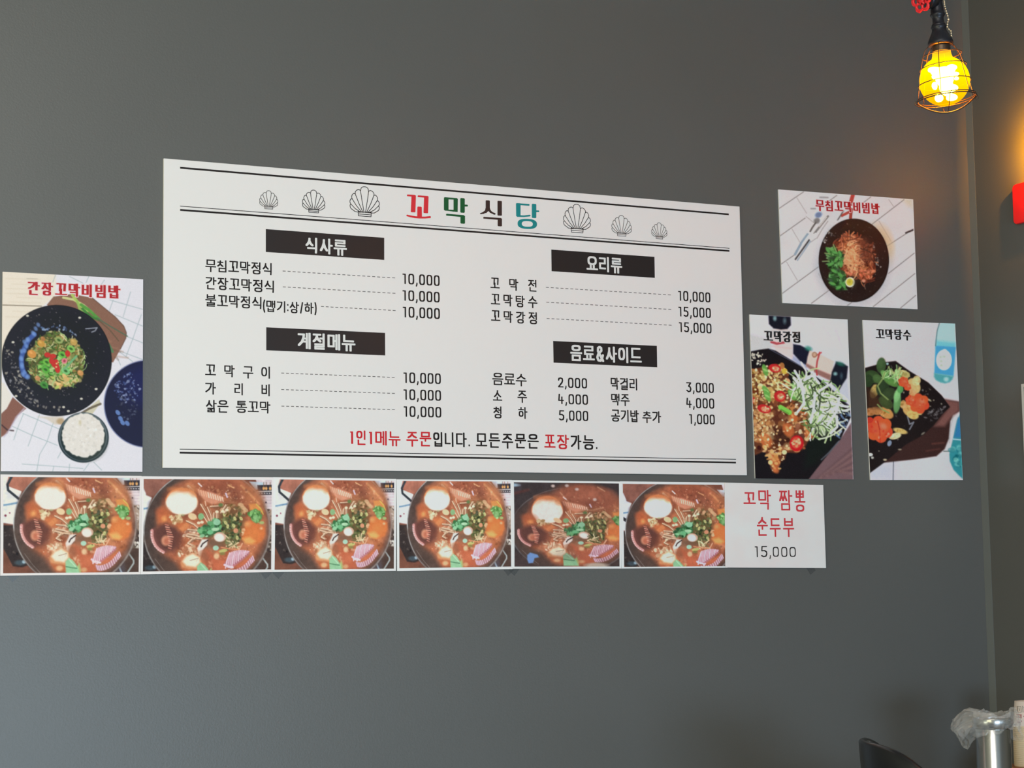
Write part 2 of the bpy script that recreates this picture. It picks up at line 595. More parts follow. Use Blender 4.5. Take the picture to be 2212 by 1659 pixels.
bar_px('rule_line', (387.3, 363.5), (1571.5, 464), 4.0, M['ink'])
bar_px('rule_line', (387.3, 446.3), (1572.9, 537.2), 1.5, M['ink'])
bar_px('rule_line', (387.3, 454.5), (1572.9, 542.9), 4.0, M['ink'])
bar_px('rule_line', (386.3, 970.8), (1587, 992.6), 1.6, M['ink'])
bar_px('rule_line', (386.3, 978.2), (1587, 999.6), 4.0, M['ink'])

# shells
def shell(cx0, cx1, y0, y1, strength):
    (xa, _), (xb, _) = wall(cx0, (y0 + y1) / 2), wall(cx1, (y0 + y1) / 2)
    xm = (cx0 + cx1) / 2
    zt, zb = wall(xm, y0)[1], wall(xm, y1)[1]
    W, H = xb - xa, zt - zb
    bxn, byn = 0.5, 0.86
    bounds = [-80, -62, -45, -28, -11, 11, 28, 45, 62, 80]

    def rad(t):
        return np.interp(abs(t), [0, 11, 28, 45, 62, 80], [0.86, 0.80, 0.745, 0.655, 0.575, 0.47])

    def P(t, r):
        return (bxn + r * math.sin(math.radians(t)) * 0.98, byn - r * math.cos(math.radians(t)))
    st = []
    for a, b2 in zip(bounds[:-1], bounds[1:]):
        mid = (a + b2) / 2
        ra, rb = rad(a) * 0.93, rad(b2) * 0.93
        pa, pb = P(a, ra), P(b2, rb)
        arc = []
        for k in range(9):
            s = k / 8
            t = a + (b2 - a) * s
            arc.append(P(t, ra + (rb - ra) * s + (rad(mid) * 1.03 - (ra + rb) / 2) * math.sqrt(max(0, 1 - (2 * s - 1) ** 2))))
        st.append(arc)
    for a in bounds:
        base = (0.5 + a / 80 * 0.17, 0.86)
        p = P(a, rad(a) * 0.93)
        mid = ((p[0] * 0.55 + base[0] * 0.45) + a / 80 * 0.02, p[1] * 0.55 + base[1] * 0.45 + abs(a) / 80 * 0.03)
        st.append([p, mid, base])
    st.append([(0.27, 0.84), (0.73, 0.84), (0.72, 0.93), (0.71, 0.985), (0.28, 0.985), (0.27, 0.84)])
    st.append([(0.28, 0.92), (0.72, 0.92)])
    polys = []
    for s in st:
        polys += pen([(xa + x * W, zt - y * H) for x, y in s], strength, strength, 0.6)
    return polys


for k, (a, b2, c2, d2) in enumerate([(559, 598.2, 414, 453), (651.4, 699.5, 413, 461), (754, 817, 406, 469.2),
                                     (1214.8, 1272.5, 443.8, 504), (1319, 1361, 467.6, 511.4), (1405, 1437.8, 483, 517.4)]):
    flat('shell_emblem', shell(a, b2, c2, d2, 0.0009 + 0.000011 * (b2 - a)), YF, M['ink'] if b2 - a > 45 else M['leader'], board)

# the four title letters, cut from the print
TX, TY, TS = 840, 360, 5.53


def T(pts):
    return [wall(TX + x / TS, TY + y / TS) for x, y in pts]


def band(pts, w):
    """A strip of width w along crop points as quads."""
    o = []
    for (x0, y0), (x1, y1) in zip(pts[:-1], pts[1:]):
        o.append(T([(x0, y0 - w / 2), (x1, y1 - w / 2), (x1, y1 + w / 2), (x0, y0 + w / 2)]))
    return o


def ring(cx, cy, rx, ry, ix, iy, n=28, sk=0.0, e=0.78):
    o = []
    def pt(k, a, b3):
        t = 2 * math.pi * k / n
        ca, sa = math.cos(t), math.sin(t)
        x = math.copysign(abs(ca) ** e, ca)
        return (cx + a * x, cy + b3 * math.copysign(abs(sa) ** e, sa) + sk * a * x)
    for k in range(n):
        o.append(T([pt(k, rx, ry), pt(k + 1, rx, ry), pt(k + 1, ix, iy), pt(k, ix, iy)]))
    return o


def rr(x0, y0, x1, y1, c2=5, sk=0.0):
    """Rounded upright bar."""
    s = sk * (x1 - x0)
    return T([(x0 + c2, y0), (x1 - c2, y0 + s), (x1, y0 + c2 + s), (x1, y1 - c2 + s), (x1 - c2, y1 + s), (x0 + c2, y1), (x0, y1 - c2), (x0, y0 + c2)])


kko = [T([(203, 346), (210, 338), (300, 344), (311, 352), (309, 366), (258, 364), (205, 358)]),
       T([(258, 358), (311, 352), (305, 548), (298, 552), (255, 550), (249, 545)]),
       T([(331, 357), (338, 348), (452, 356), (462, 364), (460, 380), (410, 376), (333, 370)]),
       T([(408, 370), (462, 364), (456, 556), (448, 563), (408, 560), (401, 554)]),
       T([(327, 490), (334, 482), (375, 484), (381, 492), (383, 608), (326, 606)])]
kko += [T([(198, 585), (203, 578), (250, 588), (250, 611), (198, 597)]), T([(250, 588), (300, 597), (300, 621), (250, 611)]),
        T([(300, 597), (350, 602), (350, 625), (300, 621)]), T([(350, 602), (420, 602), (420, 625), (350, 625)]),
        T([(420, 602), (482, 596), (489, 602), (487, 620), (420, 625)])]
flat('title_letter', kko, YF, M['tred'], board)
mak = [T([(645, 380), (653, 370), (700, 374), (700, 532), (655, 530), (645, 520)]), T([(760, 378), (800, 381), (811, 392), (809, 547), (770, 545), (760, 530)]),
       T([(695, 374), (765, 378), (765, 399), (695, 397)]), T([(695, 518), (765, 522), (765, 545), (740, 540), (695, 534)]), T([(655, 500), (700, 505), (700, 534), (660, 531)]),
       rr(840, 380, 894, 555, 8, 0.05), T([(890, 458), (925, 460), (932, 470), (928, 482), (890, 482)]),
       T([(670, 574), (678, 568), (880, 584), (897, 596), (897, 612), (840, 606), (672, 590)]), T([(842, 600), (897, 600), (897, 680), (888, 688), (850, 685), (842, 678)])]
flat('title_letter', mak, YF, M['tgreen'], board)
sik = [T([(1143, 414), (1150, 407), (1185, 409), (1193, 417), (1193, 500), (1143, 500)]),
       T([(1143, 495), (1193, 500), (1186, 525), (1150, 560), (1118, 560), (1135, 530)]), T([(1135, 528), (1155, 548), (1120, 570), (1082, 574), (1074, 562), (1110, 548)]),
       T([(1160, 500), (1193, 497), (1200, 520), (1222, 550), (1195, 556), (1168, 528)]), T([(1205, 530), (1225, 548), (1260, 562), (1260, 577), (1245, 580), (1195, 556)]),
       rr(1284, 414, 1337, 590, 6, 0.04),
       T([(1114, 612), (1122, 604), (1325, 619), (1338, 628), (1338, 644), (1284, 640), (1116, 626)]), T([(1286, 634), (1338, 634), (1338, 712), (1330, 719), (1294, 717), (1286, 710)])]
flat('title_letter', sik, YF, M['tbrown'], board)
dang = [T([(1505, 448), (1513, 440), (1560, 443), (1560, 603), (1520, 605), (1507, 595)]),
        T([(1510, 441), (1660, 451), (1668, 460), (1664, 473), (1556, 466), (1510, 462)]), T([(1515, 583), (1600, 588), (1670, 579), (1681, 587), (1672, 600), (1600, 607), (1518, 605)]),
        rr(1694, 448, 1748, 618, 8, 0.05), T([(1745, 527), (1778, 529), (1784, 538), (1779, 548), (1745, 549)])] + ring(1640, 689, 116, 60, 66, 34, sk=0.04)
flat('title_letter', dang, YF, M['tteal'], board)


def line_text(text, x0, x1, ytop, ybot, wx, wy=None, shear_from=None):
    """A line of print: x0, x1 its ends, ytop / ybot the letter height at x0 (picture points)."""
    X0, zt = wall(x0, ytop)
    _, zb = wall(x0, ybot)
    # the right end lies on the same level line of the wall
    lo = (ytop + ybot) / 2
    zm = (zt + zb) / 2
    y = lo
    for _ in range(6):
        X1, zz = wall(x1, y)
        y += (zz - zm) / 0.00105
    return text_polys(text, X0, X1, zt, zb, wx, wy)


# section headings
for quad, text, x0, x1, yt, yb in [
    ([(572.2, 495.8), (827.8, 514.6), (827.8, 562.4), (572.2, 545.2)], '식사류', 656, 748, 513, 547),
    ([(573.2, 707.7), (829.6, 719.9), (829.9, 768.5), (573.2, 757.3)], '계절메뉴', 639, 766.5, 718.5, 754),
    ([(1188.4, 540), (1411, 555.7), (1411.8, 601), (1188.9, 586.6)], '요리류', 1263, 1342, 553, 586),
    ([(1192.4, 737.2), (1416.2, 747.8), (1417, 794), (1193.2, 784)], '음료&사이드', 1228, 1384, 745, 780),
]:
    pl = flat('heading_plate', [pq(quad)], YF, M['black'], board)
    flat('heading_text', line_text(text, x0, x1, yt, yb, 0.145, 0.118), YF - 0.00015, M['white'], pl)

# dish names
DISH = [
    ('무침꼬막정식', 441, 588, 560.5, 587), ('간장꼬막정식', 441, 593, 598.5, 625.5), ('불꼬막정식', 441, 566, 636, 662.5), ('(맵기:상/하)', 565, 683, 649, 674),
    ('꼬', 440.5, 465.5, 787, 813), ('막', 481, 506, 789, 815), ('구', 522, 546, 791, 817), ('이', 561, 584, 792, 818),
    ('가', 440, 465.5, 826, 852.5), ('리', 503, 525.5, 828, 854), ('비', 561.5, 583.5, 830, 856),
    ('삶은', 441.5, 492.5, 864, 891), ('통꼬막', 507, 583, 866, 892),
    ('꼬', 1056, 1077.5, 599.5, 625), ('막', 1096, 1118, 602.5, 628), ('전', 1137, 1159, 604.5, 630),
    ('꼬', 1057, 1078.5, 634.5, 660), ('막', 1083.5, 1105.5, 636.5, 662), ('탕', 1110, 1132, 638.5, 664), ('수', 1137, 1159, 639.5, 665),
    ('꼬', 1057.5, 1079, 670, 695.5), ('막', 1084, 1106, 672, 697.5), ('강', 1111, 1133, 673.5, 699), ('정', 1138, 1160, 674.5, 700.5),
    ('음료수', 1060, 1136, 805.5, 832), ('소', 1061.5, 1083, 842.5, 868), ('주', 1114.5, 1136.5, 843.5, 869.5), ('청', 1062, 1083.5, 878, 904), ('하', 1115.5, 1137.5, 879.5, 905),
    ('막걸리', 1315, 1376, 816, 842), ('맥주', 1316, 1358, 850.5, 876), ('공기밥', 1316.5, 1378, 885, 911), ('추가', 1384, 1426, 888, 913.5),
]
for text, x0, x1, yt, yb in DISH:
    flat('dish_name', line_text(text, x0, x1, yt, yb, 0.120, 0.100), YF, M['ink'], board)

# prices
for text, x0, x1, yt, yb in [
    ('10,000', 866, 949, 591, 614), ('10,000', 866, 949, 627, 650), ('10,000', 866.5, 949.5, 662.5, 686),
    ('10,000', 868, 951.5, 804.5, 827.5), ('10,000', 868, 952, 841, 864), ('10,000', 868.5, 952.5, 877.5, 900.5),
    ('10,000', 1461, 1533, 628.5, 650), ('15,000', 1461.5, 1534, 662.5, 684), ('15,000', 1462.5, 1535.5, 696, 717.5),
    ('2,000', 1201, 1267, 815.5, 837.5), ('4,000', 1201.5, 1269, 851, 873), ('5,000', 1203, 1269.5, 886.5, 908.5),
    ('3,000', 1478, 1540.5, 826, 847.5), ('4,000', 1478, 1541.5, 859.5, 881.5), ('1,000', 1484.5, 1542.5, 894.5, 916),
]:
    flat('price', line_text(text, x0, x1, yt, yb, 0.148, 0.115), YF, M['ink'], board)

# dashed leaders
for (x0, y0), (x1, y1), n in [((608.6, 586.3), (851, 601.3), 23), ((609, 620.5), (851.6, 634.4), 23), ((691.4, 662.8), (852, 671.6), 16),
                              ((605.6, 806.5), (850, 815.8), 24), ((605.6, 842), (850.4, 850.4), 24), ((606, 877.8), (850.4, 885.4), 24),
                              ((1176.8, 621.5), (1446, 637.8), 26), ((1177.6, 653.5), (1446.9, 669.2), 26), ((1178.4, 688.6), (1447.7, 703.3), 26)]:
    ps = []
    for k in range(n):
        s0, s1 = k / (n - 0.42), (k + 0.60) / (n - 0.42)
        a, b2 = wall(x0 + (x1 - x0) * s0, y0 + (y1 - y0) * s0), wall(x0 + (x1 - x0) * s1, y0 + (y1 - y0) * s1)
        h = 0.00075
        ps.append([(a[0], a[1] - h), (b2[0], b2[1] - h), (b2[0], b2[1] + h), (a[0], a[1] + h)])
    flat('dotted_leader', ps, YF, M['leader'], board)

# the order note at the foot: red and black words, letter by letter
note_x = [('1', 85, 122, 1), ('인', 132, 222, 1), ('1', 235, 273, 1), ('메', 282, 388, 1), ('뉴', 391, 493, 1), ('주', 533, 633, 1), ('문', 638, 738, 1),
          ('입', 744, 834, 0), ('니', 836, 922, 0), ('다', 925, 1020, 0), ('.', 1022, 1050, 0), ('모', 1086, 1182, 0), ('든', 1189, 1285, 0), ('주', 1293, 1389, 0),
          ('문', 1396, 1492, 0), ('은', 1496, 1593, 0), ('포', 1630, 1726, 1), ('장', 1729, 1834, 1), ('가', 1838, 1932, 0), ('능', 1938, 2036, 0), ('.', 2036, 2064, 0)]
for ch, a, b2, isred in note_x:
    s = (a - 85) / (2057 - 85)
    yt, yb = 110 + 41 * s, 226 + 41 * s
    if ch in '1.': yt, yb = yt + 6, yb - 8
    ps = line_text(ch, 730 + a / 3.687, 730 + b2 / 3.687, 900 + yt / 3.687, 900 + yb / 3.687, 0.125 if ch != '1' else 0.17, 0.105)
    flat('note_letter', ps, YF, M['red'] if isred else M['ink'], board)


# ------------------------------------------------------------------ printed pictures: painted on a small grid of ink, then laid on the sheet
def vnoise(h, w, cell, oct=3, seed=0):
    r = np.random.default_rng(seed)
    out = np.zeros((h, w))
    amp, tot = 1.0, 0.0
    for k in range(oct):
        c = max(1.5, cell / 2 ** k)
        gh, gw = int(h / c) + 3, int(w / c) + 3
        g = r.random((gh, gw))
        yy, xx = np.arange(h) / c, np.arange(w) / c
        y0, x0 = yy.astype(int), xx.astype(int)
        fy, fx = yy - y0, xx - x0
        fy, fx = fy * fy * (3 - 2 * fy), fx * fx * (3 - 2 * fx)
        a = g[np.ix_(y0, x0)] * (1 - fx) + g[np.ix_(y0, x0 + 1)] * fx
        b3 = g[np.ix_(y0 + 1, x0)] * (1 - fx) + g[np.ix_(y0 + 1, x0 + 1)] * fx
        out += amp * (a * (1 - fy[:, None]) + b3 * fy[:, None])
        tot += amp
        amp *= 0.55
    return out / tot


class Art:
    def __init__(s, w, h, base, seed=1):
        s.w, s.h = w, h
        s.a = np.zeros((h, w, 3)) + np.array(base, float)
        s.r = np.random.default_rng(seed)
        s.seed = seed
        s.mul, s.off, s.sc = (1.0, 1.0), (0.0, 0.0), 1.0

    def frame(s, mx, my, ox, oy):
        """canvas = crop * m + o"""
        s.mul, s.off, s.sc = (mx, my), (ox, oy), math.sqrt(mx * my)

    def crop(s, cx, cy, k, ox, oy):
        s.frame(1 / k, 1 / k, cx - ox, cy - oy)

    def mp(s, pts):
        p = np.asarray(pts, float)
        return p * np.array(s.mul) + np.array(s.off)

    def blend(s, y0, y1, x0, x1, cov, col):
        sub = s.a[y0:y1, x0:x1]
        sub += cov[..., None] * (np.asarray(col, float) - sub)

    def box(s, P, pad):
        x0, y0 = np.floor(P.min(0) - pad).astype(int)
        x1, y1 = np.ceil(P.max(0) + pad).astype(int) + 1
        return max(0, x0), max(0, y0), min(s.w, x1), min(s.h, y1)

    def poly(s, pts, col, al=1.0, soft=1.2, raw=False):
        P = np.asarray(pts, float) if raw else s.mp(pts)
        x0, y0, x1, y1 = s.box(P, soft + 1)
        if x1 <= x0 or y1 <= y0: return
        X, Y = np.meshgrid(np.arange(x0, x1) + 0.5, np.arange(y0, y1) + 0.5)
        ins = np.zeros(X.shape, bool)
        dm = np.full(X.shape, 1e9)
        Q = np.roll(P, -1, 0)
        for (ax, ay), (bx, by) in zip(P, Q):
            cond = (ay > Y) != (by > Y)
            if ay != by:
                ins ^= cond & (X < (bx - ax) * (Y - ay) / (by - ay) + ax)
            dx, dy = bx - ax, by - ay
            t = np.clip(((X - ax) * dx + (Y - ay) * dy) / (dx * dx + dy * dy + 1e-9), 0, 1)
            dm = np.minimum(dm, (X - ax - t * dx) ** 2 + (Y - ay - t * dy) ** 2)
        d = np.sqrt(dm) * np.where(ins, 1, -1)
        s.blend(y0, y1, x0, x1, np.clip(0.5 + d / soft, 0, 1) * al, col)

    def ell(s, cx, cy, rx, ry, col, ang=0.0, al=1.0, soft=1.2):
        c0 = s.mp([(cx, cy)])[0]
        rx, ry = rx * s.mul[0], ry * s.mul[1]
        rm = max(rx, ry) + soft + 1
        x0, y0, x1, y1 = max(0, int(c0[0] - rm)), max(0, int(c0[1] - rm)), min(s.w, int(c0[0] + rm) + 2), min(s.h, int(c0[1] + rm) + 2)
        if x1 <= x0 or y1 <= y0: return
        X, Y = np.meshgrid(np.arange(x0, x1) + 0.5 - c0[0], np.arange(y0, y1) + 0.5 - c0[1])
        ca, sa = math.cos(math.radians(ang)), math.sin(math.radians(ang))
        u, v2 = X * ca + Y * sa, -X * sa + Y * ca
        q = np.sqrt((u / rx) ** 2 + (v2 / ry) ** 2)
        d = (1 - q) * min(rx, ry)
        s.blend(y0, y1, x0, x1, np.clip(0.5 + d / soft, 0, 1) * al, col)

    def line(s, pts, w, col, al=1.0, soft=1.0):
        P = s.mp(pts)
        w = max(w * s.sc, 0.01)
        x0, y0, x1, y1 = s.box(P, w / 2 + soft + 1)
        if x1 <= x0 or y1 <= y0: return
        X, Y = np.meshgrid(np.arange(x0, x1) + 0.5, np.arange(y0, y1) + 0.5)
        dm = np.full(X.shape, 1e9)
        for (ax, ay), (bx, by) in zip(P[:-1], P[1:]):
            dx, dy = bx - ax, by - ay
            t = np.clip(((X - ax) * dx + (Y - ay) * dy) / (dx * dx + dy * dy + 1e-9), 0, 1)
            dm = np.minimum(dm, (X - ax - t * dx) ** 2 + (Y - ay - t * dy) ** 2)
        s.blend(y0, y1, x0, x1, np.clip(0.5 + (w / 2 - np.sqrt(dm)) / soft, 0, 1) * al, col)

    def mottle(s, cell, amp, seed):
        n = vnoise(s.h, s.w, cell, 3, seed) - 0.5
        s.a *= (1 + amp * 2 * n)[..., None]

    def pts_in(s, poly, n):
        P = np.asarray(poly, float)
        lo, hi = P.min(0), P.max(0)
        out = []
        Q = np.roll(P, -1, 0)
        while len(out) < n:
            c2 = s.r.random((n * 3, 2)) * (hi - lo) + lo
            ins = np.zeros(len(c2), bool)
            for (ax, ay), (bx, by) in zip(P, Q):
                if ay != by:
                    ins ^= ((ay > c2[:, 1]) != (by > c2[:, 1])) & (c2[:, 0] < (bx - ax) * (c2[:, 1] - ay) / (by - ay) + ax)
            out += list(c2[ins])
        return out[:n]

    def scatter(s, poly, n, pal, r0, r1, asp=(0.4, 1.0), al=0.9, jit=14, soft=1.2):
        for p in s.pts_in(poly, n):
            c2 = np.array(pal[s.r.integers(len(pal))], float) + s.r.normal(0, jit)
            r = r0 + (r1 - r0) * s.r.random()
            s.ell(p[0], p[1], r, r * (asp[0] + (asp[1] - asp[0]) * s.r.random()), np.clip(c2, 8, 250), s.r.random() * 180, al, soft)

    def strands(s, poly, n, pal, L, w, al=0.9, ang=None, jit=12):
        for p in s.pts_in(poly, n):
            a = s.r.random() * 2 * math.pi if ang is None else math.radians(ang + s.r.normal(0, 22))
            l = L * (0.6 + 0.8 * s.r.random())
            q = s.r.normal(0, 0.35)
            dx, dy = math.cos(a), math.sin(a)
            pts = []
            for u in (-1.0, -0.5, 0.0, 0.5, 1.0):
                b_ = (1 - u * u) * q * 0.5
                pts.append((p[0] + dx * l / 2 * u - dy * l * b_, p[1] + dy * l / 2 * u + dx * l * b_))
            c2 = np.clip(np.array(pal[s.r.integers(len(pal))], float) + s.r.normal(0, jit), 8, 250)
            s.line(pts, w * (0.7 + 0.6 * s.r.random()), c2, al)

    def done(s, grain=2.5, blur=True, sat=0.90):
        g_ = s.a.mean(2, keepdims=True)
        a = g_ + (s.a - g_) * sat
        if blur:
            p = np.pad(a, ((1, 1), (1, 1), (0, 0)), 'edge')
            a = 0.60 * a + 0.10 * (p[:-2, 1:-1] + p[2:, 1:-1] + p[1:-1, :-2] + p[1:-1, 2:])
        a = a + s.r.normal(0, grain, a.shape[:2])[..., None]
        return np.clip(a, 4, 252)


def ellp(cx, cy, rx, ry, n=28, ang=0, jit=0, r=None):
    o = []
    ca, sa = math.cos(math.radians(ang)), math.sin(math.radians(ang))
    for k in range(n):
        t = 2 * math.pi * k / n
        q = 1 + (r.normal(0, jit) if r is not None else 0)
        x, y = rx * q * math.cos(t), ry * q * math.sin(t)
        o.append((cx + x * ca - y * sa, cy + x * sa + y * ca))
    return o


def art_soy():
    """Dark speckled plate of seasoned cockles on a board, rice bowl, blue plate (tall poster)."""
    OX, OY = -6, 580
    A = Art(322, 448, (224, 224, 229), 11)
    S = 6.9125
    A.crop(0, 580, S, OX, OY)
    A.poly([(-60, 20), (835, 80), (830, 400), (600, 600), (300, 1200), (-60, 1400)], (232, 222, 202), soft=5)
    for y in (150, 230, 300, 370, 430, 500, 640, 720, 860):
        A.line([(60 + 200 * A.r.random(), y), (500 + 200 * A.r.random(), y + 15)], 14, (214, 200, 172), 0.45, 2)
    A.line([(20, 545), (620, 562)], 12, (110, 96, 76), 0.9)
    A.line([(400, 150), (560, 155)], 10, (170, 160, 140), 0.6)
    for g in [[(830, 100), (790, 200)], [(1040, 120), (1240, 220)], [(1330, 110), (1285, 210)], [(1560, 170), (1500, 260)], [(1690, 470), (1630, 640)], [(1640, 470), (2130, 610)],
              [(1950, 350), (1840, 720)], [(1720, 690), (2130, 860)], [(2110, 690), (1980, 1060), (1880, 1320)], [(1880, 1010), (2130, 1110)], [(1700, 1200), (2130, 1360)], [(1740, 1310), (1800, 1440)], [(1780, 1240), (1980, 1390)]]:
        A.line(g, 11, (150, 172, 176), 0.65)
    bd = [(800, 420), (1080, 380), (1380, 440), (1560, 590), (1720, 720), (1850, 860), (1888, 960), (1880, 1040), (1800, 1200), (1690, 1400), (1300, 1420), (700, 540)]
    A.poly(bd, (140, 100, 80))
    for k in range(26):
        t = A.r.random()
        x, y = 800 + 900 * t, 420 + 620 * t
        A.line([(x - 60, y + 60 + 220 * A.r.random()), (x + 230, y + 240 + 200 * A.r.random())], 26, (166, 118, 90) if k % 2 else (118, 82, 66), 0.35, 3)
    A.line(bd[2:9], 12, (84, 58, 48), 0.7)
    for g, w, c2 in [([(945, 435), (1100, 465), (1250, 550), (1380, 660)], 36, (206, 212, 140)), ([(1080, 395), (1170, 520), (1300, 640)], 44, (176, 205, 96)), ([(1150, 480), (1190, 610), (1280, 680)], 34, (150, 190, 90)),
                     ([(1210, 540), (1330, 620), (1480, 760)], 44, (84, 158, 62)), ([(1230, 600), (1360, 720), (1480, 770)], 34, (62, 132, 56)), ([(1450, 740), (1640, 860), (1900, 1010)], 18, (86, 108, 84)),
                     ([(1470, 770), (1640, 920), (1770, 1080)], 16, (104, 88, 66)), ([(1620, 1130), (1680, 1240)], 40, (84, 130, 84))]:
        A.line(g, w, c2, 0.95)
    # lower cloth and handle
    A.crop(0, 790, S, OX, OY)
    A.poly([(-60, 200), (60, 260), (170, 440), (160, 560), (0, 740), (-60, 760)], (226, 222, 210), soft=3)
    A.poly([(190, 470), (390, 640), (270, 740), (180, 880), (110, 1010), (10, 1070), (-60, 1060), (-60, 790), (100, 640)], (138, 92, 76), soft=2)
    A.line([(20, 880), (110, 960), (200, 970)], 22, (64, 44, 46), 0.8)
    A.line([(360, 640), (240, 770), (160, 930), (60, 1060)], 20, (196, 186, 208), 0.8, 3)
    for g in [[(340, 712), (580, 815), (880, 945)], [(185, 905), (470, 1035), (860, 1190)], [(330, 1468), (800, 1500), (1240, 1535)], [(350, 720), (260, 940), (205, 1110)], [(590, 730), (480, 1035), (420, 1200)],
              [(800, 840), (700, 1140), (590, 1330), (550, 1570)], [(910, 1290), (860, 1380)], [(805, 1500), (785, 1580)], [(1040, 1470), (1030, 1580)], [(1330, 1460), (1250, 1570)], [(1400, 1440), (1520, 1560)]]:
        A.line(g, 11, (140, 166, 168), 0.6)
    A.poly([(560, 760), (950, 760), (930, 870), (820, 880), (700, 800)], (205, 190, 160), 0.6, 4)
    A.ell(905, 830, 60, 45, (176, 140, 88), al=0.7, soft=4)
    A.poly([(1250, 690), (1480, 500), (1500, 560), (1380, 720)], (205, 200, 170), soft=2)
    A.line([(1180, 730), (1330, 640), (1500, 570)], 34, (92, 80, 60), 0.8)
    # blue plate
    A.ell(2200, 570, 652, 655, (124, 134, 172))
    A.ell(2204, 570, 640, 643, (33, 33, 62))
    A.ell(2240, 300, 420, 320, (36, 40, 98), al=0.6, soft=30)
    A.scatter(ellp(1900, 330, 190, 230), 90, [(120, 140, 190), (86, 104, 160), (150, 165, 200), (60, 70, 110)], 6, 24, al=0.75)
    A.scatter(ellp(1900, 620, 180, 200), 60, [(60, 66, 84), (90, 100, 120), (44, 46, 64)], 6, 20, al=0.7)
    for p in [(1760, 700), (1800, 790), (1830, 850), (1900, 860)]:
        A.ell(p[0], p[1], 44, 30, (100, 136, 200), 50, 0.9)
    # big plate
    A.crop(0, 580, S, OX, OY)
    A.ell(845, 1375, 824, 830, (20, 18, 24))
    A.ell(845, 1372, 812, 818, (37, 35, 43))
    A.ell(900, 1300, 560, 600, (28, 27, 34), al=0.7, soft=40)
    A.scatter(ellp(845, 1375, 780, 790), 190, [(120, 118, 112), (84, 82, 82), (150, 146, 134), (62, 60, 64)], 4, 13, al=0.75)
    A.scatter([(60, 1150), (240, 1250), (300, 1600), (700, 2080), (950, 2000), (950, 2150), (500, 2050), (100, 1700)], 110, [(150, 148, 140), (176, 170, 150), (110, 112, 116)], 6, 22, al=0.7)
    for p in [(240, 1905), (950, 2070), (1020, 2130), (1215, 1945), (410, 705), (195, 1100), (1190, 735), (1435, 1800)]:
        A.ell(p[0], p[1], 22, 17, (206, 204, 186))
    arc = [(548, 890), (510, 985), (430, 1060), (385, 1150), (345, 1240), (318, 1340), (322, 1450), (345, 1540), (385, 1605)]
    A.line(arc[1:], 74, (62, 92, 168), 0.95, 3)
    for p in arc * 2:
        A.ell(p[0] + A.r.normal(0, 14), p[1] + A.r.normal(0, 26), 36, 26, (112, 152, 214), 60, 0.7, 3)
    A.scatter([(600, 880), (900, 840), (1180, 1000), (1160, 1030), (900, 910), (620, 920)], 40, [(120, 150, 186), (90, 112, 150), (150, 170, 196)], 8, 22, al=0.8)
    A.line([(1280, 900), (1400, 890), (1450, 885), (1420, 930), (1370, 950)], 18, (150, 158, 170), 0.9)
    # food
    fd = [(560, 1060), (650, 1000), (750, 930), (870, 940), (1000, 1040), (1140, 1080), (1200, 1180), (1270, 1310), (1250, 1500), (1240, 1640), (1120, 1740), (1000, 1760), (870, 1800), (720, 1740), (640, 1780), (520, 1700), (450, 1560), (420, 1400), (400, 1280), (480, 1190)]
    A.poly(fd, (92, 92, 46), soft=3)
    A.scatter(fd, 330, [(96, 128, 52), (132, 152, 76), (70, 92, 40), (158, 150, 92), (176, 144, 84), (60, 66, 32)], 12, 40)
    A.scatter([(540, 1080), (900, 980), (1200, 1150), (1240, 1500), (1000, 1250), (700, 1300), (500, 1400)], 120, [(170, 158, 90), (196, 160, 92), (120, 128, 60), (150, 110, 60)], 10, 36)
    A.scatter([(560, 1420), (900, 1250), (1100, 1500), (980, 1700), (620, 1700)], 130, [(96, 180, 66), (126, 196, 84), (70, 150, 52), (150, 206, 110)], 12, 44)
    A.scatter([(700, 1640), (1240, 1560), (1120, 1740), (870, 1800)], 60, [(206, 190, 130), (190, 170, 96), (168, 190, 80), (214, 168, 96)], 18, 50)
    A.strands(fd, 130, [(74, 112, 44), (150, 190, 110), (60, 84, 38), (196, 196, 140)], 110, 13)
    for p, c2 in [((930, 1290), (104, 196, 70)), ((1060, 1200), (132, 200, 90)), ((700, 1400), (110, 190, 66)), ((680, 1510), (90, 180, 60)), ((880, 1070), (150, 170, 96)), ((980, 1530), (120, 200, 120)), ((660, 1740), (70, 150, 60))]:
        A.ell(p[0], p[1], 66, 48, c2, 30, 0.9)
        A.ell(p[0], p[1], 30, 17, (40, 84, 30), 30, 0.8)
    A.line([(960, 1500), (1140, 1310)], 34, (110, 176, 116))
    for p, r1, c2 in [((475, 1275), 72, (214, 146, 66)), ((615, 1120), 62, (202, 150, 62)), ((640, 1050), 40, (176, 120, 64)), ((1100, 1100), 56, (196, 158, 78)), ((1200, 1560), 50, (206, 146, 80)), ((560, 1640), 44, (196, 140, 84))]:
        A.ell(p[0], p[1], r1, r1 * 0.8, c2, 40)
        A.ell(p[0] - 14, p[1] - 20, r1 * 0.4, r1 * 0.25, np.array(c2) + 26, 40, 0.7)
    for p in [(710, 1290), (790, 1310), (770, 1380), (840, 1400), (850, 1470), (860, 1510), (820, 1440), (1010, 1270)]:
        A.ell(p[0], p[1], 50, 38, (204, 50, 40), A.r.random() * 90)
    for p in [(845, 1420), (840, 1470), (870, 1400)]:
        A.ell(p[0], p[1], 14, 12, (226, 190, 120))
    A.ell(962, 1380, 44, 44, (222, 130, 136)); A.ell(962, 1380, 20, 20, (176, 60, 76))
    # rice bowl
    A.crop(0, 790, S, OX, OY)
    A.ell(1245, 1072, 380, 376, (44, 58, 62))
    A.ell(1243, 1060, 362, 362, (86, 100, 104))
    A.ell(1240, 1070, 338, 345, (34, 48, 48))
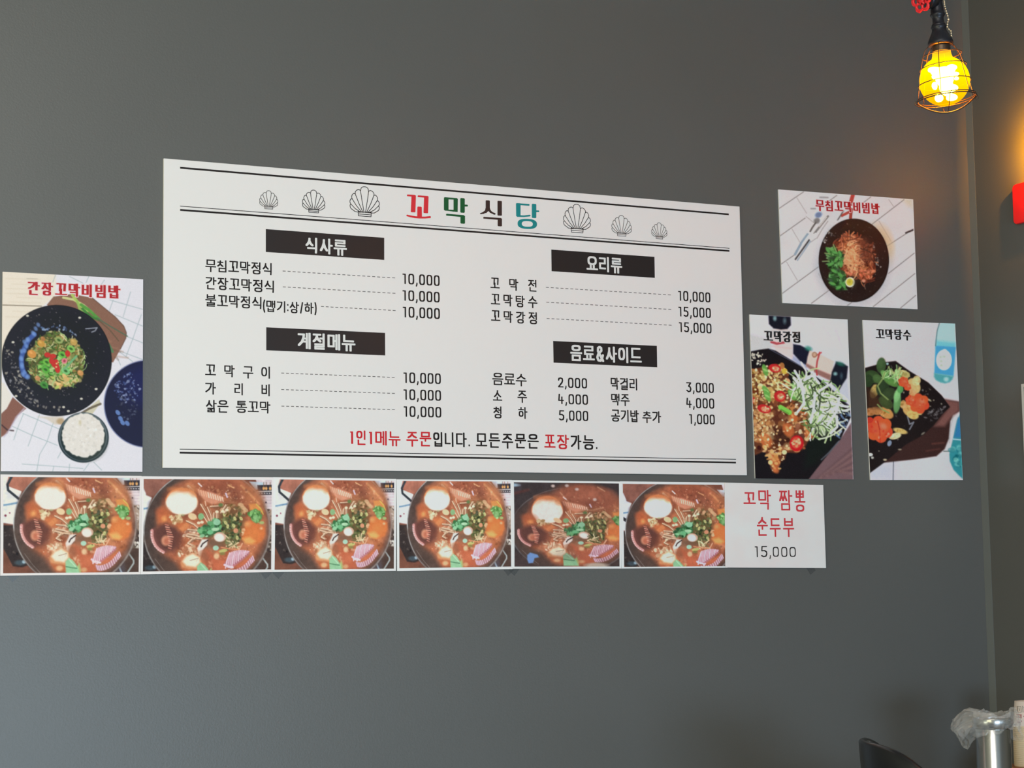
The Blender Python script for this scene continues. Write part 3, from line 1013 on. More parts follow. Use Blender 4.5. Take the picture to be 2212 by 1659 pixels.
    A.ell(1310, 1150, 260, 250, (74, 80, 66), al=0.6, soft=20)
    A.poly(ellp(1243, 1040, 318, 326, 60, 0, 0.018, A.r), (226, 222, 211), soft=2)
    A.scatter(ellp(1243, 1040, 290, 300), 150, [(236, 233, 224), (214, 208, 194), (204, 200, 190), (240, 238, 232)], 10, 26, al=0.5, jit=5)
    A.ell(1195, 850, 20, 34, (196, 184, 140), 0, 0.7, 4)
    return A.done(), OX, OY


def art_spicy():
    """Spicy salad plate with greens and egg on white boards (wide poster)."""
    OX, OY = 1672, 402
    A = Art(318, 276, (204, 198, 198), 12)
    A.crop(1660, 400, 5.924, OX, OY)
    A.mottle(60, 0.03, 3)
    A.poly([(1700, 170), (1850, 170), (1850, 300), (1780, 260)], (196, 186, 158), 0.7, 12)
    ln = [[(130, 302), (450, 85)], [(140, 655), (470, 420)], [(780, 200), (875, 130)], [(155, 1015), (350, 880)], [(170, 1390), (640, 1045)], [(550, 1512), (775, 1345)], [(1010, 1540), (1065, 1500)],
          [(1310, 512), (1735, 185)], [(1220, 220), (1310, 150)], [(1340, 1555), (1875, 1130)], [(1500, 790), (1855, 560)], [(1535, 1130), (1868, 868)], [(1690, 1572), (1885, 1410)], [(880, 450), (960, 320)]]
    for g in ln: A.line(g, 8, (96, 86, 84), 0.85)
    for g in [[(362, 160), (490, 362)], [(480, 400), (580, 480)], [(300, 560), (405, 735)], [(230, 980), (372, 1222)], [(1412, 455), (1570, 720)], [(1540, 185), (1600, 272)], [(640, 1130), (760, 1340)]]: A.line(g, 6, (140, 130, 126), 0.8)
    A.line([(660, 155), (760, 158)], 14, (90, 80, 80), 0.6, 3); A.line([(545, 300), (600, 300)], 12, (80, 70, 70), 0.6, 3)
    A.line([(1760, 610), (1845, 575)], 22, (40, 34, 34), 0.9)
    A.ell(1430, 700, 130, 190, (204, 164, 108), -25, 0.75, 22); A.ell(1540, 860, 50, 110, (206, 170, 116), 0, 0.5, 16)
    A.ell(1080, 1010, 480, 540, (150, 150, 162), 0, 0.35, 20)
    # cutlery
    A.ell(640, 405, 62, 80, (214, 216, 222), -20); A.ell(640, 380, 46, 36, (74, 96, 140), -20, 0.8, 4); A.ell(620, 455, 40, 36, (96, 90, 88), -20, 0.8, 4)
    A.line([(605, 480), (560, 545), (535, 590)], 20, (92, 84, 80))
    A.line([(500, 630), (420, 740), (340, 885)], 30, (136, 152, 166)); A.line([(512, 640), (430, 755)], 8, (226, 230, 232))
    A.line([(762, 398), (680, 500), (590, 615)], 26, (124, 116, 112)); A.line([(745, 410), (650, 530)], 8, (226, 222, 220))
    A.line([(600, 620), (520, 720)], 22, (222, 220, 220))
    A.line([(520, 702), (430, 830), (345, 948)], 20, (66, 62, 62)); A.line([(535, 716), (455, 840), (370, 962)], 16, (142, 158, 172))
    A.line([(760, 460), (690, 560), (620, 680)], 10, (140, 134, 132), 0.8); A.line([(610, 680), (540, 730)], 6, (120, 114, 112), 0.8)
    # red ribbon
    A.line([(1080, 128), (1055, 215)], 50, (176, 62, 54)); A.line([(1060, 310), (1050, 420)], 40, (156, 60, 52)); A.line([(1060, 330), (940, 390)], 34, (176, 66, 56))
    A.line([(890, 440), (930, 380), (960, 330)], 16, (96, 84, 84), 0.8)
    # plate
    A.ell(1092, 962, 450, 534, (24, 18, 18)); A.ell(1090, 958, 440, 524, (41, 31, 29)); A.ell(1080, 1000, 330, 400, (34, 26, 25), 0, 0.7, 20)
    A.scatter(ellp(1090, 960, 415, 495), 120, [(90, 82, 78), (70, 62, 60), (120, 112, 106)], 4, 9, al=0.7)
    A.scatter([(1300, 740), (1350, 760), (1420, 1000), (1460, 1100), (1400, 1100)], 26, [(180, 172, 164), (140, 132, 126)], 5, 14)
    A.scatter([(690, 700), (760, 560), (850, 580), (760, 700), (720, 760)], 18, [(130, 124, 120), (170, 166, 160)], 5, 14)
    nd = [(845, 745), (900, 720), (960, 640), (1040, 650), (1130, 625), (1190, 690), (1290, 750), (1340, 900), (1350, 1000), (1375, 1080), (1320, 1160), (1290, 1200), (1220, 1250), (1160, 1160), (1060, 1165), (980, 1150), (925, 1080), (950, 930), (900, 850)]
    A.poly(nd, (150, 76, 48), soft=3)
    A.strands(nd, 230, [(186, 100, 62), (150, 70, 44), (204, 124, 80), (118, 52, 34), (92, 42, 30)], 120, 15)
    A.ell(1075, 930, 120, 200, (206, 130, 80), -20, 0.5, 30)
    A.strands(ellp(1075, 930, 110, 200), 90, [(216, 140, 90), (196, 110, 70), (228, 164, 112)], 110, 13)
    A.ell(1270, 860, 80, 120, (84, 44, 34), -10, 0.75, 24); A.ell(1200, 720, 60, 50, (92, 52, 40), 0, 0.7, 14)
    A.strands(ellp(1270, 880, 90, 130), 24, [(110, 56, 40), (66, 36, 28)], 90, 11)
    A.scatter([(930, 1080), (1370, 1080), (1290, 1200), (1060, 1160)], 40, [(206, 104, 70), (176, 80, 52), (222, 130, 92)], 8, 24)
    A.ell(1218, 1225, 24, 20, (206, 130, 100)); A.line([(1225, 1270), (1240, 1330)], 10, (130, 110, 96), 0.8)
    gr = [(840, 770), (880, 860), (950, 850), (950, 960), (900, 1060), (960, 1120), (1000, 1200), (980, 1320), (890, 1340), (790, 1280), (770, 1180), (800, 1090), (760, 1050), (770, 950), (730, 870), (770, 820)]
    A.poly(gr, (44, 84, 40), soft=6)
    A.scatter(gr, 170, [(66, 126, 60), (48, 96, 46), (88, 150, 78), (34, 66, 34), (110, 164, 96), (30, 50, 30)], 12, 40, asp=(0.25, 0.5))
    for p, a in [((915, 880), 70), ((850, 860), 20), ((760, 830), 60), ((870, 950), 120), ((800, 1010), 150), ((930, 1010), 100), ((840, 1100), 30), ((920, 1150), 40), ((820, 1260), 20), ((900, 1310), 150), ((960, 1280), 60)]:
        A.ell(p[0] + 6, p[1] + 10, 46, 22, (30, 56, 30), a, 0.6, 3); A.ell(p[0], p[1], 44, 20, (78, 148, 70), a); A.line([(p[0] - 20, p[1]), (p[0] + 20, p[1])], 4, (130, 196, 110), 0.6)
    for g in [[(690, 975), (780, 970)], [(720, 870), (790, 880)], [(830, 760), (870, 850)]]: A.line(g, 12, (132, 160, 96))
    A.ell(1045, 1242, 60, 64, (222, 216, 176)); A.ell(1040, 1240, 42, 46, (202, 186, 62)); A.ell(1036, 1236, 20, 22, (178, 160, 44), al=0.7)
    A.ell(1105, 1260, 20, 50, (60, 56, 44), al=0.5, soft=6)
    return A.done(), OX, OY


def art_crispy():
    """Glazed crispy cockles with shredded scallion on a black tray (narrow poster)."""
    OX, OY = 1610, 672
    A = Art(240, 372, (204, 198, 206), 13)
    A.crop(1600, 670, 4.365, OX, OY)
    for k in range(9):
        A.line([(480 + 60 * k, 60 + 20 * k), (1010, 280 + 30 * k)], 34, (186, 184, 192) if k % 2 else (214, 210, 216), 0.5, 8)
    A.poly([(80, 220), (300, 270), (300, 380), (80, 400)], (176, 180, 172), 0.7, 10)
    A.poly([(480, 420), (620, 500), (620, 560), (480, 470)], (140, 150, 180), 0.8, 6)
    A.poly([(1000, 560), (1030, 860), (850, 740)], (176, 182, 190), 0.8, 8)
    # bottles
    A.poly([(280, 175), (472, 178), (492, 330), (490, 460), (330, 385), (290, 300)], (206, 186, 180), soft=4)
    A.line([(290, 300), (340, 316), (405, 306)], 22, (170, 52, 60), 0.9, 2)
    A.line([(300, 340), (470, 360)], 12, (190, 160, 156), 0.5, 4)
    A.poly([(262, 50), (470, 60), (474, 140), (440, 178), (380, 184), (310, 172), (266, 130)], (26, 26, 36), soft=3)
    A.ell(322, 78, 16, 22, (120, 160, 160), 0, 0.9, 4); A.ell(415, 100, 14, 26, (90, 120, 126), 0, 0.8, 5)
    A.poly([(495, 320), (560, 330), (660, 380), (640, 450), (620, 520), (560, 480), (495, 410)], (26, 28, 44), soft=3)
    A.ell(640, 362, 34, 22, (40, 130, 106), 20, 0.8, 5)
    A.poly([(650, 380), (760, 420), (880, 480), (868, 560), (850, 660), (730, 600), (618, 520), (630, 440)], (208, 184, 170), soft=3)
    A.poly([(618, 500), (730, 560), (850, 610), (845, 665), (730, 610), (618, 530)], (142, 98, 88), soft=4)
    A.line([(745, 400), (722, 480), (712, 560), (720, 610)], 16, (172, 56, 56), 0.9); A.line([(690, 440), (760, 400)], 14, (180, 60, 56), 0.8)
    A.ell(696, 420, 26, 28, (150, 110, 80), 0, 0.8); A.ell(696, 420, 14, 16, (196, 160, 130), 0, 0.8)
    A.poly([(900, 485), (960, 500), (1012, 530), (1000, 640), (960, 700), (930, 752), (842, 680), (860, 580)], (27, 29, 40), soft=3)
    A.ell(940, 505, 40, 18, (40, 120, 96), 20, 0.7, 5); A.ell(892, 600, 18, 16, (130, 180, 176), 0, 0.9, 4); A.ell(950, 620, 12, 24, (70, 100, 110), 0, 0.7, 5)
    # wood and tray
    A.poly([(1042, 1060), (1062, 1610), (560, 1610), (780, 1400), (930, 1230)], (112, 84, 86), soft=3)
    for k in range(8):
        A.line([(720 + 30 * k, 1590 - 10 * k), (1060, 1300 + 35 * k)], 22, (134, 98, 92) if k % 2 else (92, 66, 68), 0.5, 5)
    A.poly([(40, 400), (180, 372), (262, 362), (330, 382), (560, 520), (800, 690), (1024, 900), (1038, 1010), (940, 1220), (800, 1390), (620, 1620), (60, 1620)], (27, 23, 26), soft=2)
    A.poly([(620, 1210), (900, 1180), (930, 1200), (720, 1440), (600, 1500)], (24, 30, 26), 0.8, 14)
    A.line([(270, 366), (560, 524), (830, 712), (1020, 905)], 8, (110, 120, 150), 0.5)
    A.scatter([(900, 960), (1030, 960), (1030, 1040), (900, 1240), (860, 1200)], 34, [(120, 150, 186), (60, 84, 120), (170, 190, 206)], 8, 28, asp=(0.2, 0.5), al=0.75)
    A.line([(925, 1235), (830, 1345), (760, 1410)], 12, (110, 120, 130), 0.6)
    A.scatter([(100, 410), (190, 392), (235, 470), (200, 515), (100, 500)], 24, [(206, 200, 176), (186, 180, 160)], 9, 15, asp=(0.5, 0.7))
    # food
    fd = [(95, 560), (190, 540), (290, 515), (380, 510), (440, 570), (460, 700), (560, 860), (640, 960), (650, 1080), (670, 1180), (600, 1300), (540, 1350), (430, 1340), (420, 1400), (370, 1440), (350, 1530), (300, 1530), (270, 1400), (220, 1330), (130, 1370), (110, 1000)]
    A.poly(fd, (98, 52, 32), soft=4)
    A.scatter(fd, 260, [(150, 84, 44), (120, 62, 36), (182, 116, 60), (78, 40, 28), (196, 140, 84)], 12, 36)
    A.scatter([(110, 580), (420, 560), (440, 720), (300, 880), (110, 860)], 150, [(206, 182, 112), (226, 204, 140), (184, 150, 80), (150, 110, 56)], 9, 24)
    A.scatter([(110, 900), (260, 920), (330, 1100), (300, 1260), (130, 1250)], 110, [(196, 150, 92), (214, 180, 120), (160, 104, 58), (180, 120, 66)], 10, 26)
    A.poly([(290, 940), (400, 900), (460, 1000), (400, 1060), (300, 1060)], (84, 40, 28), 0.75, 12); A.ell(380, 1190, 90, 90, (52, 26, 22), 0, 0.85, 22)
    for p, r1 in [((450, 1130), 70), ((640, 1170), 48), ((600, 950), 50), ((240, 1230), 70), ((320, 1420), 62), ((330, 1500), 40), ((500, 1010), 44)]:
        A.ell(p[0], p[1], r1, r1 * 0.75, (186, 92, 46), 60, 0.9, 4); A.ell(p[0] - 12, p[1] - 14, r1 * 0.4, r1 * 0.2, (226, 156, 90), 60, 0.8, 3)
    A.scatter(fd, 150, [(222, 196, 140), (206, 160, 100), (236, 216, 170)], 6, 15, al=0.85)
    A.scatter([(180, 1180), (380, 1260), (370, 1520), (290, 1500)], 40, [(206, 140, 76), (226, 176, 110)], 10, 22)
    A.ell(412, 1340, 24, 22, (214, 196, 140)); A.ell(560, 1150, 16, 20, (206, 180, 140))
    for p in [(230, 565), (240, 760), (250, 810), (510, 740), (540, 830), (480, 800)]:
        A.ell(p[0], p[1], 58, 24, (92, 160, 66), 25 + 60 * A.r.random(), 0.9); A.ell(p[0], p[1], 30, 9, (150, 196, 110), 30, 0.7)
    A.line([(375, 915), (460, 965)], 46, (118, 190, 70)); A.line([(380, 935), (450, 975)], 10, (70, 130, 40), 0.7)
    A.ell(415, 575, 26, 26, (222, 170, 54))
    for cx, cy, rx, ry in [(322, 548, 58, 40), (370, 812, 56, 52), (222, 930, 66, 40), (118, 850, 14, 30)]:
        A.ell(cx, cy, rx, ry, (186, 34, 36), 15); A.ell(cx + 8, cy + 4, rx * 0.62, ry * 0.62, (206, 104, 70), 15)
        A.scatter(ellp(cx + 8, cy + 4, rx * 0.5, ry * 0.5), 9, [(232, 196, 150), (220, 160, 110)], 6, 10)
    A.ell(528, 1256, 66, 76, (190, 26, 32), 10); A.ell(524, 1250, 46, 54, (206, 70, 52), 10)
    A.scatter(ellp(524, 1250, 40, 48), 18, [(230, 150, 100), (236, 180, 130)], 8, 13)
    # shredded scallion
    sh = [(500, 570), (560, 640), (690, 620), (740, 700), (830, 710), (930, 810), (1015, 905), (930, 960), (910, 1060), (900, 1150), (790, 1215), (680, 1150), (600, 1060), (640, 960), (580, 850), (480, 780), (420, 730)]
    A.poly([(470, 760), (560, 700), (700, 760), (880, 820), (900, 1060), (780, 1180), (640, 1080), (640, 950)], (150, 184, 116), 0.9, 12)
    A.strands(sh, 80, [(196, 212, 164), (170, 196, 128), (216, 226, 200), (126, 168, 88), (100, 136, 70)], 200, 13, ang=55)
    A.strands(sh, 34, [(222, 230, 208), (206, 218, 182), (176, 198, 136)], 200, 13, ang=120)
    A.strands([(660, 640), (780, 720), (1000, 900), (900, 1120), (720, 1140)], 30, [(216, 224, 200), (190, 208, 156), (232, 236, 224)], 190, 13, ang=10)
    A.strands(sh, 46, [(66, 88, 48), (44, 54, 36), (96, 124, 66)], 110, 10)
    for g in [[(510, 572), (560, 660), (600, 760)], [(500, 640), (580, 740), (600, 890)], [(600, 660), (680, 615), (740, 690)], [(745, 760), (830, 705)], [(600, 870), (560, 930), (520, 980)], [(700, 780), (690, 920), (660, 1060)], [(930, 830), (900, 960), (820, 1080)], [(860, 880), (1010, 912)], [(905, 1000), (910, 1100), (850, 1160)]]:
        A.line(g, 22, (232, 236, 224))
    A.ell(522, 975, 18, 18, (226, 210, 170))
    return A.done(), OX, OY


def art_tangsu():
    """Fried cockles with tomatoes and greens, blue bottle (narrow poster)."""
    OX, OY = 1854, 684
    A = Art(230, 360, (202, 193, 196), 14)
    A.crop(1840, 680, 4.485, OX, OY)
    A.mottle(80, 0.025, 5)
    A.poly([(150, 1420), (420, 1420), (420, 1620), (150, 1620)], (170, 180, 200), 0.6, 30)
    A.line([(404, 1420), (400, 1620)], 8, (80, 84, 100), 0.9)
    # bottle
    A.poly([(868, 70), (1000, 80), (1006, 300), (996, 560), (978, 620), (950, 652), (905, 666), (855, 656), (815, 632), (796, 596), (800, 470), (808, 300), (816, 200), (836, 120)], (160, 200, 200), soft=3)
    A.poly([(818, 250), (1006, 270), (1008, 330), (812, 320)], (96, 186, 200), 0.9, 8)
    A.poly([(812, 300), (1008, 312), (985, 592), (800, 566)], (62, 152, 198), soft=3)
    A.poly([(798, 566), (985, 596), (972, 628), (948, 652), (905, 664), (855, 654), (815, 632), (797, 600)], (60, 150, 156), 0.9, 4); A.ell(915, 625, 22, 20, (190, 226, 220), 0, 0.8, 5)
    A.ell(893, 438, 76, 100, (206, 216, 216)); A.ell(900, 345, 20, 14, (206, 216, 216))
    for x, y in [(860, 410), (895, 405), (925, 430), (866, 450), (905, 455), (868, 490), (905, 492)]:
        A.ell(x, y, 15, 13, (160, 172, 150) if x < 900 else (176, 188, 186), 0, 0.7, 4)
    A.line([(850, 76), (826, 160), (812, 300)], 10, (70, 110, 120), 0.8)
    # wooden board
    A.poly([(830, 770), (900, 820), (1040, 842), (1044, 935), (985, 970), (955, 1030), (940, 1200), (900, 1300), (820, 1370), (600, 1402), (320, 1432), (250, 1432), (300, 1200), (800, 1050)], (58, 36, 34), soft=3)
    A.poly([(880, 815), (1038, 845), (1040, 930), (960, 1000), (900, 1080), (800, 1080), (940, 900)], (122, 78, 72), 0.95, 8)
    A.line([(780, 1250), (890, 1240)], 12, (110, 62, 54), 0.7, 4); A.line([(720, 1320), (850, 1300)], 12, (96, 54, 48), 0.7, 4)
    A.line([(890, 1322), (960, 1322)], 8, (40, 70, 60), 0.8)
    # blue glass and pale plate at the edge
    A.poly([(1050, 960), (1075, 1590), (1040, 1560), (985, 1500), (950, 1420), (945, 1350), (985, 1180), (1020, 1020)], (44, 136, 146), soft=3)
    A.poly([(1030, 1000), (1055, 1000), (1060, 1190), (990, 1190)], (44, 112, 168), 0.9, 6); A.line([(985, 1205), (1062, 1212)], 14, (180, 206, 220), 0.8)
    A.scatter([(960, 1300), (1060, 1250), (1068, 1520), (1000, 1480)], 24, [(110, 190, 180), (30, 110, 120), (70, 160, 160)], 14, 36, al=0.6)
    A.line([(985, 975), (955, 1100), (945, 1240)], 10, (150, 160, 160), 0.7, 3)
    # tray
    A.poly([(80, 528), (330, 458), (425, 448), (560, 545), (740, 655), (870, 780), (952, 892), (880, 960), (800, 1062), (700, 1160), (520, 1260), (330, 1420), (140, 1560), (110, 1200)], (31, 24, 25), soft=2)
    A.scatter([(740, 900), (930, 880), (800, 1040), (700, 1000)], 40, [(96, 90, 92), (64, 58, 60), (120, 116, 118)], 6, 20, asp=(0.2, 0.6), al=0.7)
    A.scatter([(350, 470), (500, 510), (860, 800), (900, 880), (500, 1200), (200, 1380), (180, 1260)], 60, [(120, 114, 108), (80, 74, 74), (160, 150, 130)], 4, 11, al=0.7)
    A.line([(540, 985), (560, 1060), (600, 1040), (560, 1110)], 14, (130, 134, 146), 0.8); A.ell(365, 1245, 20, 30, (140, 160, 190), 20, 0.8); A.ell(180, 1355, 24, 16, (206, 204, 196)); A.ell(200, 1385, 14, 12, (170, 168, 160)); A.ell(322, 1405, 18, 10, (176, 160, 130)); A.ell(465, 1305, 18, 8, (140, 128, 108))
    A.ell(690, 1150, 22, 8, (120, 112, 100), -35); A.ell(750, 825, 24, 9, (160, 150, 120), 30); A.ell(345, 475, 12, 12, (150, 180, 176)); A.ell(360, 512, 16, 8, (150, 140, 100), 60)
    # food
    A.scatter([(330, 540), (450, 520), (550, 580), (480, 620)], 30, [(140, 150, 90), (170, 170, 110), (196, 186, 120)], 14, 34)
    for p, rx, ry, c2, a in [((505, 590), 48, 34, (176, 162, 96), 20), ((600, 690), 60, 80, (200, 168, 104), -30), ((625, 640), 40, 50, (214, 186, 124), 20), ((590, 760), 34, 40, (206, 150, 96), 0), ((560, 920), 70, 60, (202, 152, 84), 40), ((590, 970), 60, 40, (214, 176, 100), 20),
                             ((500, 870), 34, 40, (196, 150, 90), 0), ((470, 1125), 70, 26, (206, 172, 96), 15), ((420, 1175), 60, 30, (220, 200, 150), -15), ((330, 950), 80, 50, (190, 132, 70), 30), ((240, 930), 60, 40, (176, 116, 64), 10), ((180, 940), 50, 40, (168, 108, 60), 0), ((220, 740), 40, 70, (176, 150, 80), 20), ((650, 940), 40, 30, (206, 170, 96), 0)]:
        A.ell(p[0], p[1], rx, ry, c2, a, 1, 2)
        A.scatter(ellp(p[0], p[1], rx * 0.8, ry * 0.8), 7, [np.array(c2) + 24, np.array(c2) - 30], 7, 18, al=0.6)
    A.poly([(150, 700), (230, 760), (300, 860), (280, 910), (150, 900)], (70, 44, 30), 0.8, 10)
    lv = [((285, 490), 46, 76, (58, 84, 48), 5), ((200, 600), 80, 60, (50, 72, 40), 20), ((160, 640), 50, 60, (40, 58, 34), 0), ((300, 700), 62, 90, (42, 58, 36), 15), ((360, 770), 60, 70, (50, 66, 40), 40), ((380, 650), 80, 34, (84, 130, 60), 30),
          ((440, 850), 34, 106, (92, 146, 84), 8), ((440, 780), 30, 70, (120, 180, 110), 15), ((330, 850), 80, 50, (60, 74, 40), 40), ((250, 620), 50, 40, (66, 96, 52), 30), ((470, 720), 30, 40, (80, 150, 80), 0), ((320, 580), 50, 30, (96, 150, 76), 45)]
    for p, rx, ry, c2, a in lv:
        A.ell(p[0], p[1], rx, ry, c2, a, 0.95, 2); A.ell(p[0] - 8, p[1] - 10, rx * 0.5, ry * 0.5, np.array(c2) * 1.18, a, 0.6, 6)
    A.strands([(320, 540), (450, 540), (470, 640), (340, 640)], 22, [(140, 186, 110), (176, 206, 150), (96, 150, 76)], 90, 10)
    for g in [[(300, 620), (250, 690), (280, 760), (350, 820)], [(320, 560), (300, 620)], [(250, 870), (300, 920), (360, 950)]]: A.line(g, 14, (130, 150, 84), 0.9)
    for p, r1 in [((270, 1110), 122), ((655, 860), 92), ((570, 830), 50), ((500, 650), 48), ((540, 700), 34)]:
        for q in range(6):
            a = q * 60 + 20
            A.ell(p[0] + r1 * 0.52 * math.cos(math.radians(a)), p[1] + r1 * 0.52 * math.sin(math.radians(a)), r1 * 0.56, r1 * 0.50, (222, 66 + 8 * (q % 3), 40), a, 1, 2)
        A.ell(p[0], p[1], r1 * 0.55, r1 * 0.5, (230, 84, 50), 0, 0.9, 8); A.ell(p[0] + r1 * 0.3, p[1] - r1 * 0.25, r1 * 0.26, r1 * 0.2, (244, 130, 96), 30, 0.7, 6)
        A.scatter(ellp(p[0], p[1], r1 * 0.8, r1 * 0.8), 8, [(246, 150, 116), (196, 44, 30)], r1 * 0.06, r1 * 0.13, al=0.7)
    A.line([(270, 1110), (275, 1236)], 8, (170, 36, 26), 0.8); A.line([(250, 1030), (270, 1110)], 12, (150, 40, 30), 0.7); A.ell(175, 1020, 34, 30, (190, 50, 36))
    return A.done(), OX, OY


def art_soup(var, W, H):
    """A pot of spicy seafood soup with tofu, scallions and cockle shells; var: which of the three photographs."""
    A = Art(W, H, (116, 66, 50), 20 + var)
    # crop coordinates of the first photograph -> its unit square -> this photograph
    au, bu, av, bv = {1: (1, 0, 1, 0), 2: (1.09, -0.075, 1.04, 0.035), 6: (1.21, -0.07, 1.0, 0.072), 5: (1.29, -0.125, 0.80, 0.165)}[var]
    x0, y0, w, h = 45.0, 135.0, 1880.0, 1320.0
    mx, my = W * au / w, H * av / h
    A.frame(mx, my, W * bu - x0 * mx, H * bv - y0 * my)
    big = [(-600, -600), (2600, -600), (2600, 2200), (-600, 2200)]
    if var == 5:
        A.poly(big, (52, 46, 46), soft=1)
        A.poly([(0, -200), (330, -200), (330, 60), (60, 160), (0, 120)], (56, 50, 54), soft=4)
        A.ell(150, -80, 150, 40, (150, 186, 206), 0, 1, 3); A.line([(60, 250), (200, 100), (420, 10)], 40, (86, 46, 40), 0.8, 6)
        A.poly([(-50, 60), (200, 60), (230, 180), (160, 300), (100, 420), (-50, 420)], (150, 138, 140), soft=4)
    else:
        A.poly([(-300, -300), (700, -300), (620, 130), (300, 330), (-300, 330)], (160, 94, 74) if var == 1 else (132, 82, 68), soft=4)
        A.poly([(-200, 60), (130, 60), (80, 250), (110, 275), (280, 350), (240, 470), (205, 640), (200, 790), (60, 770), (-200, 770)], (212, 216, 226), soft=3)
        if var == 1:
            A.poly([(110, 270), (285, 335), (250, 420), (120, 330)], (222, 226, 234), soft=2)
            A.line([(160, 120), (98, 240), (105, 320), (250, 440)], 34, (44, 50, 56))
        else:
            A.poly([(-60, 60), (160, 190), (200, 290), (210, 400), (130, 480), (-60, 540)], (206, 214, 226), soft=3)
            A.line([(90, 560), (220, 640)], 50, (48, 46, 52)) if var == 6 else None
        A.line([(30, 530), (240, 492)], 26, (94, 134, 166), 0.95, 1.5); A.line([(30, 545), (230, 510)], 6, (200, 210, 220), 0.8)
        A.ell(70, 668, 16, 16, (116, 50, 66)); A.ell(126, 632, 11, 11, (116, 50, 66))
        A.poly([(-200, 800), (220, 800), (240, 950), (330, 1170), (420, 1330), (300, 1375), (170, 1360), (110, 1250), (30, 1110), (-200, 1110)], (46, 38, 36), soft=3)
        A.scatter([(60, 850), (220, 900), (380, 1330), (200, 1350), (60, 1000)], 40, [(96, 84, 76), (70, 60, 56), (30, 26, 26)], 8, 20, al=0.6)
        A.poly([(-200, 1110), (40, 1110), (120, 1260), (170, 1370), (500, 1420), (560, 1700), (-200, 1700)], (104, 62, 46), soft=3)
        A.ell(270, 1310, 70, 34, (60, 78, 88), 0, 0.8, 4); A.ell(325, 1298, 26, 24, (150, 186, 204), 0, 0.9, 3)
        # right side: printed place mat, wire
        A.poly([(1600, -200), (2300, -200), (2300, 520), (1800, 520)], (206, 190, 194), soft=2)
        A.poly([(1590, 120), (1800, 130), (1780, 200), (1680, 240)], (176, 200, 220), soft=2)
        A.poly([(1700, 170), (2300, 150), (2300, 300), (1720, 310)], (44, 42, 50), soft=2)
        A.line([(1700, 262), (2000, 250)], 16, (196, 190, 186), 0.9)
        for x in (1790, 1825, 1880):
            A.ell(x, 215, 17, 24, (214, 150, 84)); A.line([(x, 130), (x, 200)], 10, (110, 70, 40), 0.7)
        for k in range(6): A.ell(1730 + 36 * k, 285, 12, 8, (200, 196, 196))
        for k in range(5): A.line([(1780, 340 + 44 * k), (1920, 336 + 44 * k)], 8, (160, 140, 150), 0.6)
        A.ell(1822, 414, 12, 12, (30, 30, 60)); A.ell(1790, 350, 20, 6, (170, 110, 120))
        A.poly([(1840, 520), (2300, 500), (2300, 900), (1860, 900)], (170, 150, 130), 0.9, 6)
        A.scatter([(1840, 520), (1920, 520), (1930, 900), (1860, 900)], 24, [(60, 50, 44), (206, 196, 186), (120, 104, 90)], 12, 32, asp=(0.2, 0.6), al=0.8)
        A.poly([(1850, 880), (2300, 880), (2300, 1140), (1800, 1140)], (52, 44, 42), 0.9, 6)
        A.scatter([(1840, 900), (1930, 900), (1930, 1120), (1820, 1120)], 16, [(222, 222, 220), (196, 190, 176), (96, 84, 70)], 14, 30, al=0.9)
        A.poly([(1780, 1120), (2300, 1120), (2300, 1700), (1500, 1700), (1600, 1380)], (70, 52, 44), soft=4)
        A.poly([(1500, 1380), (1720, 1330), (1760, 1700), (1440, 1700)], (74, 68, 74), 0.9, 10)
        A.line([(1770, 1180), (1850, 1290), (1850, 1330), (1770, 1450), (1720, 1520)], 22, (150, 160, 158)); A.line([(1640, 1370), (1690, 1480)], 26, (140, 160, 178), 0.9)
    if var == 5:
        A.poly([(-200, 1180), (700, 1280), (1200, 1480), (2300, 1300), (2300, 1900), (-200, 1900)], (62, 50, 48), soft=8)
    # pot
    A.ell(1030, 800, 858, 848, (150, 150, 148) if var != 5 else (96, 96, 98)); A.ell(1026, 796, 838, 832, (72, 60, 55) if var != 5 else (60, 52, 50))
    A.poly([(1700, 300), (1830, 520), (1880, 800), (1840, 1000), (1730, 1240), (1690, 1250), (1790, 900), (1780, 560)], (150, 144, 134), 0.55, 20)
    A.line([(330, 1190), (440, 1340), (560, 1460)], 6, (150, 146, 142), 0.6)
    A.ell(1075, 800, 772, 810, (82, 58, 48), 0, 1, 30)
    A.ell(1090, 770, 735, 730, (164, 86, 54), 0, 1, 26)
    A.poly([(480, 250), (900, 60), (1500, 80), (1760, 420), (1810, 900), (1660, 1150), (1180, 1500), (720, 1420), (600, 1120), (380, 800), (360, 500)], (182, 100, 64), 0.9, 16)
    A.scatter(ellp(1090, 770, 700, 690), 150, [(178, 98, 62), (134, 66, 44), (196, 120, 78), (116, 58, 42)], 30, 110, al=0.35, soft=6)
    A.poly([(150, 860), (260, 900), (330, 1090), (450, 1160), (600, 1240), (700, 1400), (770, 1520), (520, 1520), (330, 1270)], (74, 57, 49), 0.9, 14)
    A.poly([(250, 420), (420, 250), (520, 200), (480, 330), (400, 480), (330, 620), (330, 780), (230, 800), (220, 600)], (70, 54, 48), 0.8, 12)
    A.line([(330, 1190), (440, 1340), (560, 1470)], 6, (146, 142, 138), 0.6)
    # top broth
    A.ell(1170, 190, 300, 130, (148, 76, 52), 0, 0.95, 14); A.ell(1380, 300, 160, 90, (128, 70, 50), 20, 0.8, 14); A.ell(1650, 350, 140, 200, (172, 98, 60), -25, 0.7, 16)
    A.line([(1480, 180), (1560, 250), (1640, 340), (1730, 440)], 30, (206, 136, 84), 0.7, 3); A.line([(1300, 170), (1380, 210)], 18, (222, 160, 104), 0.8)
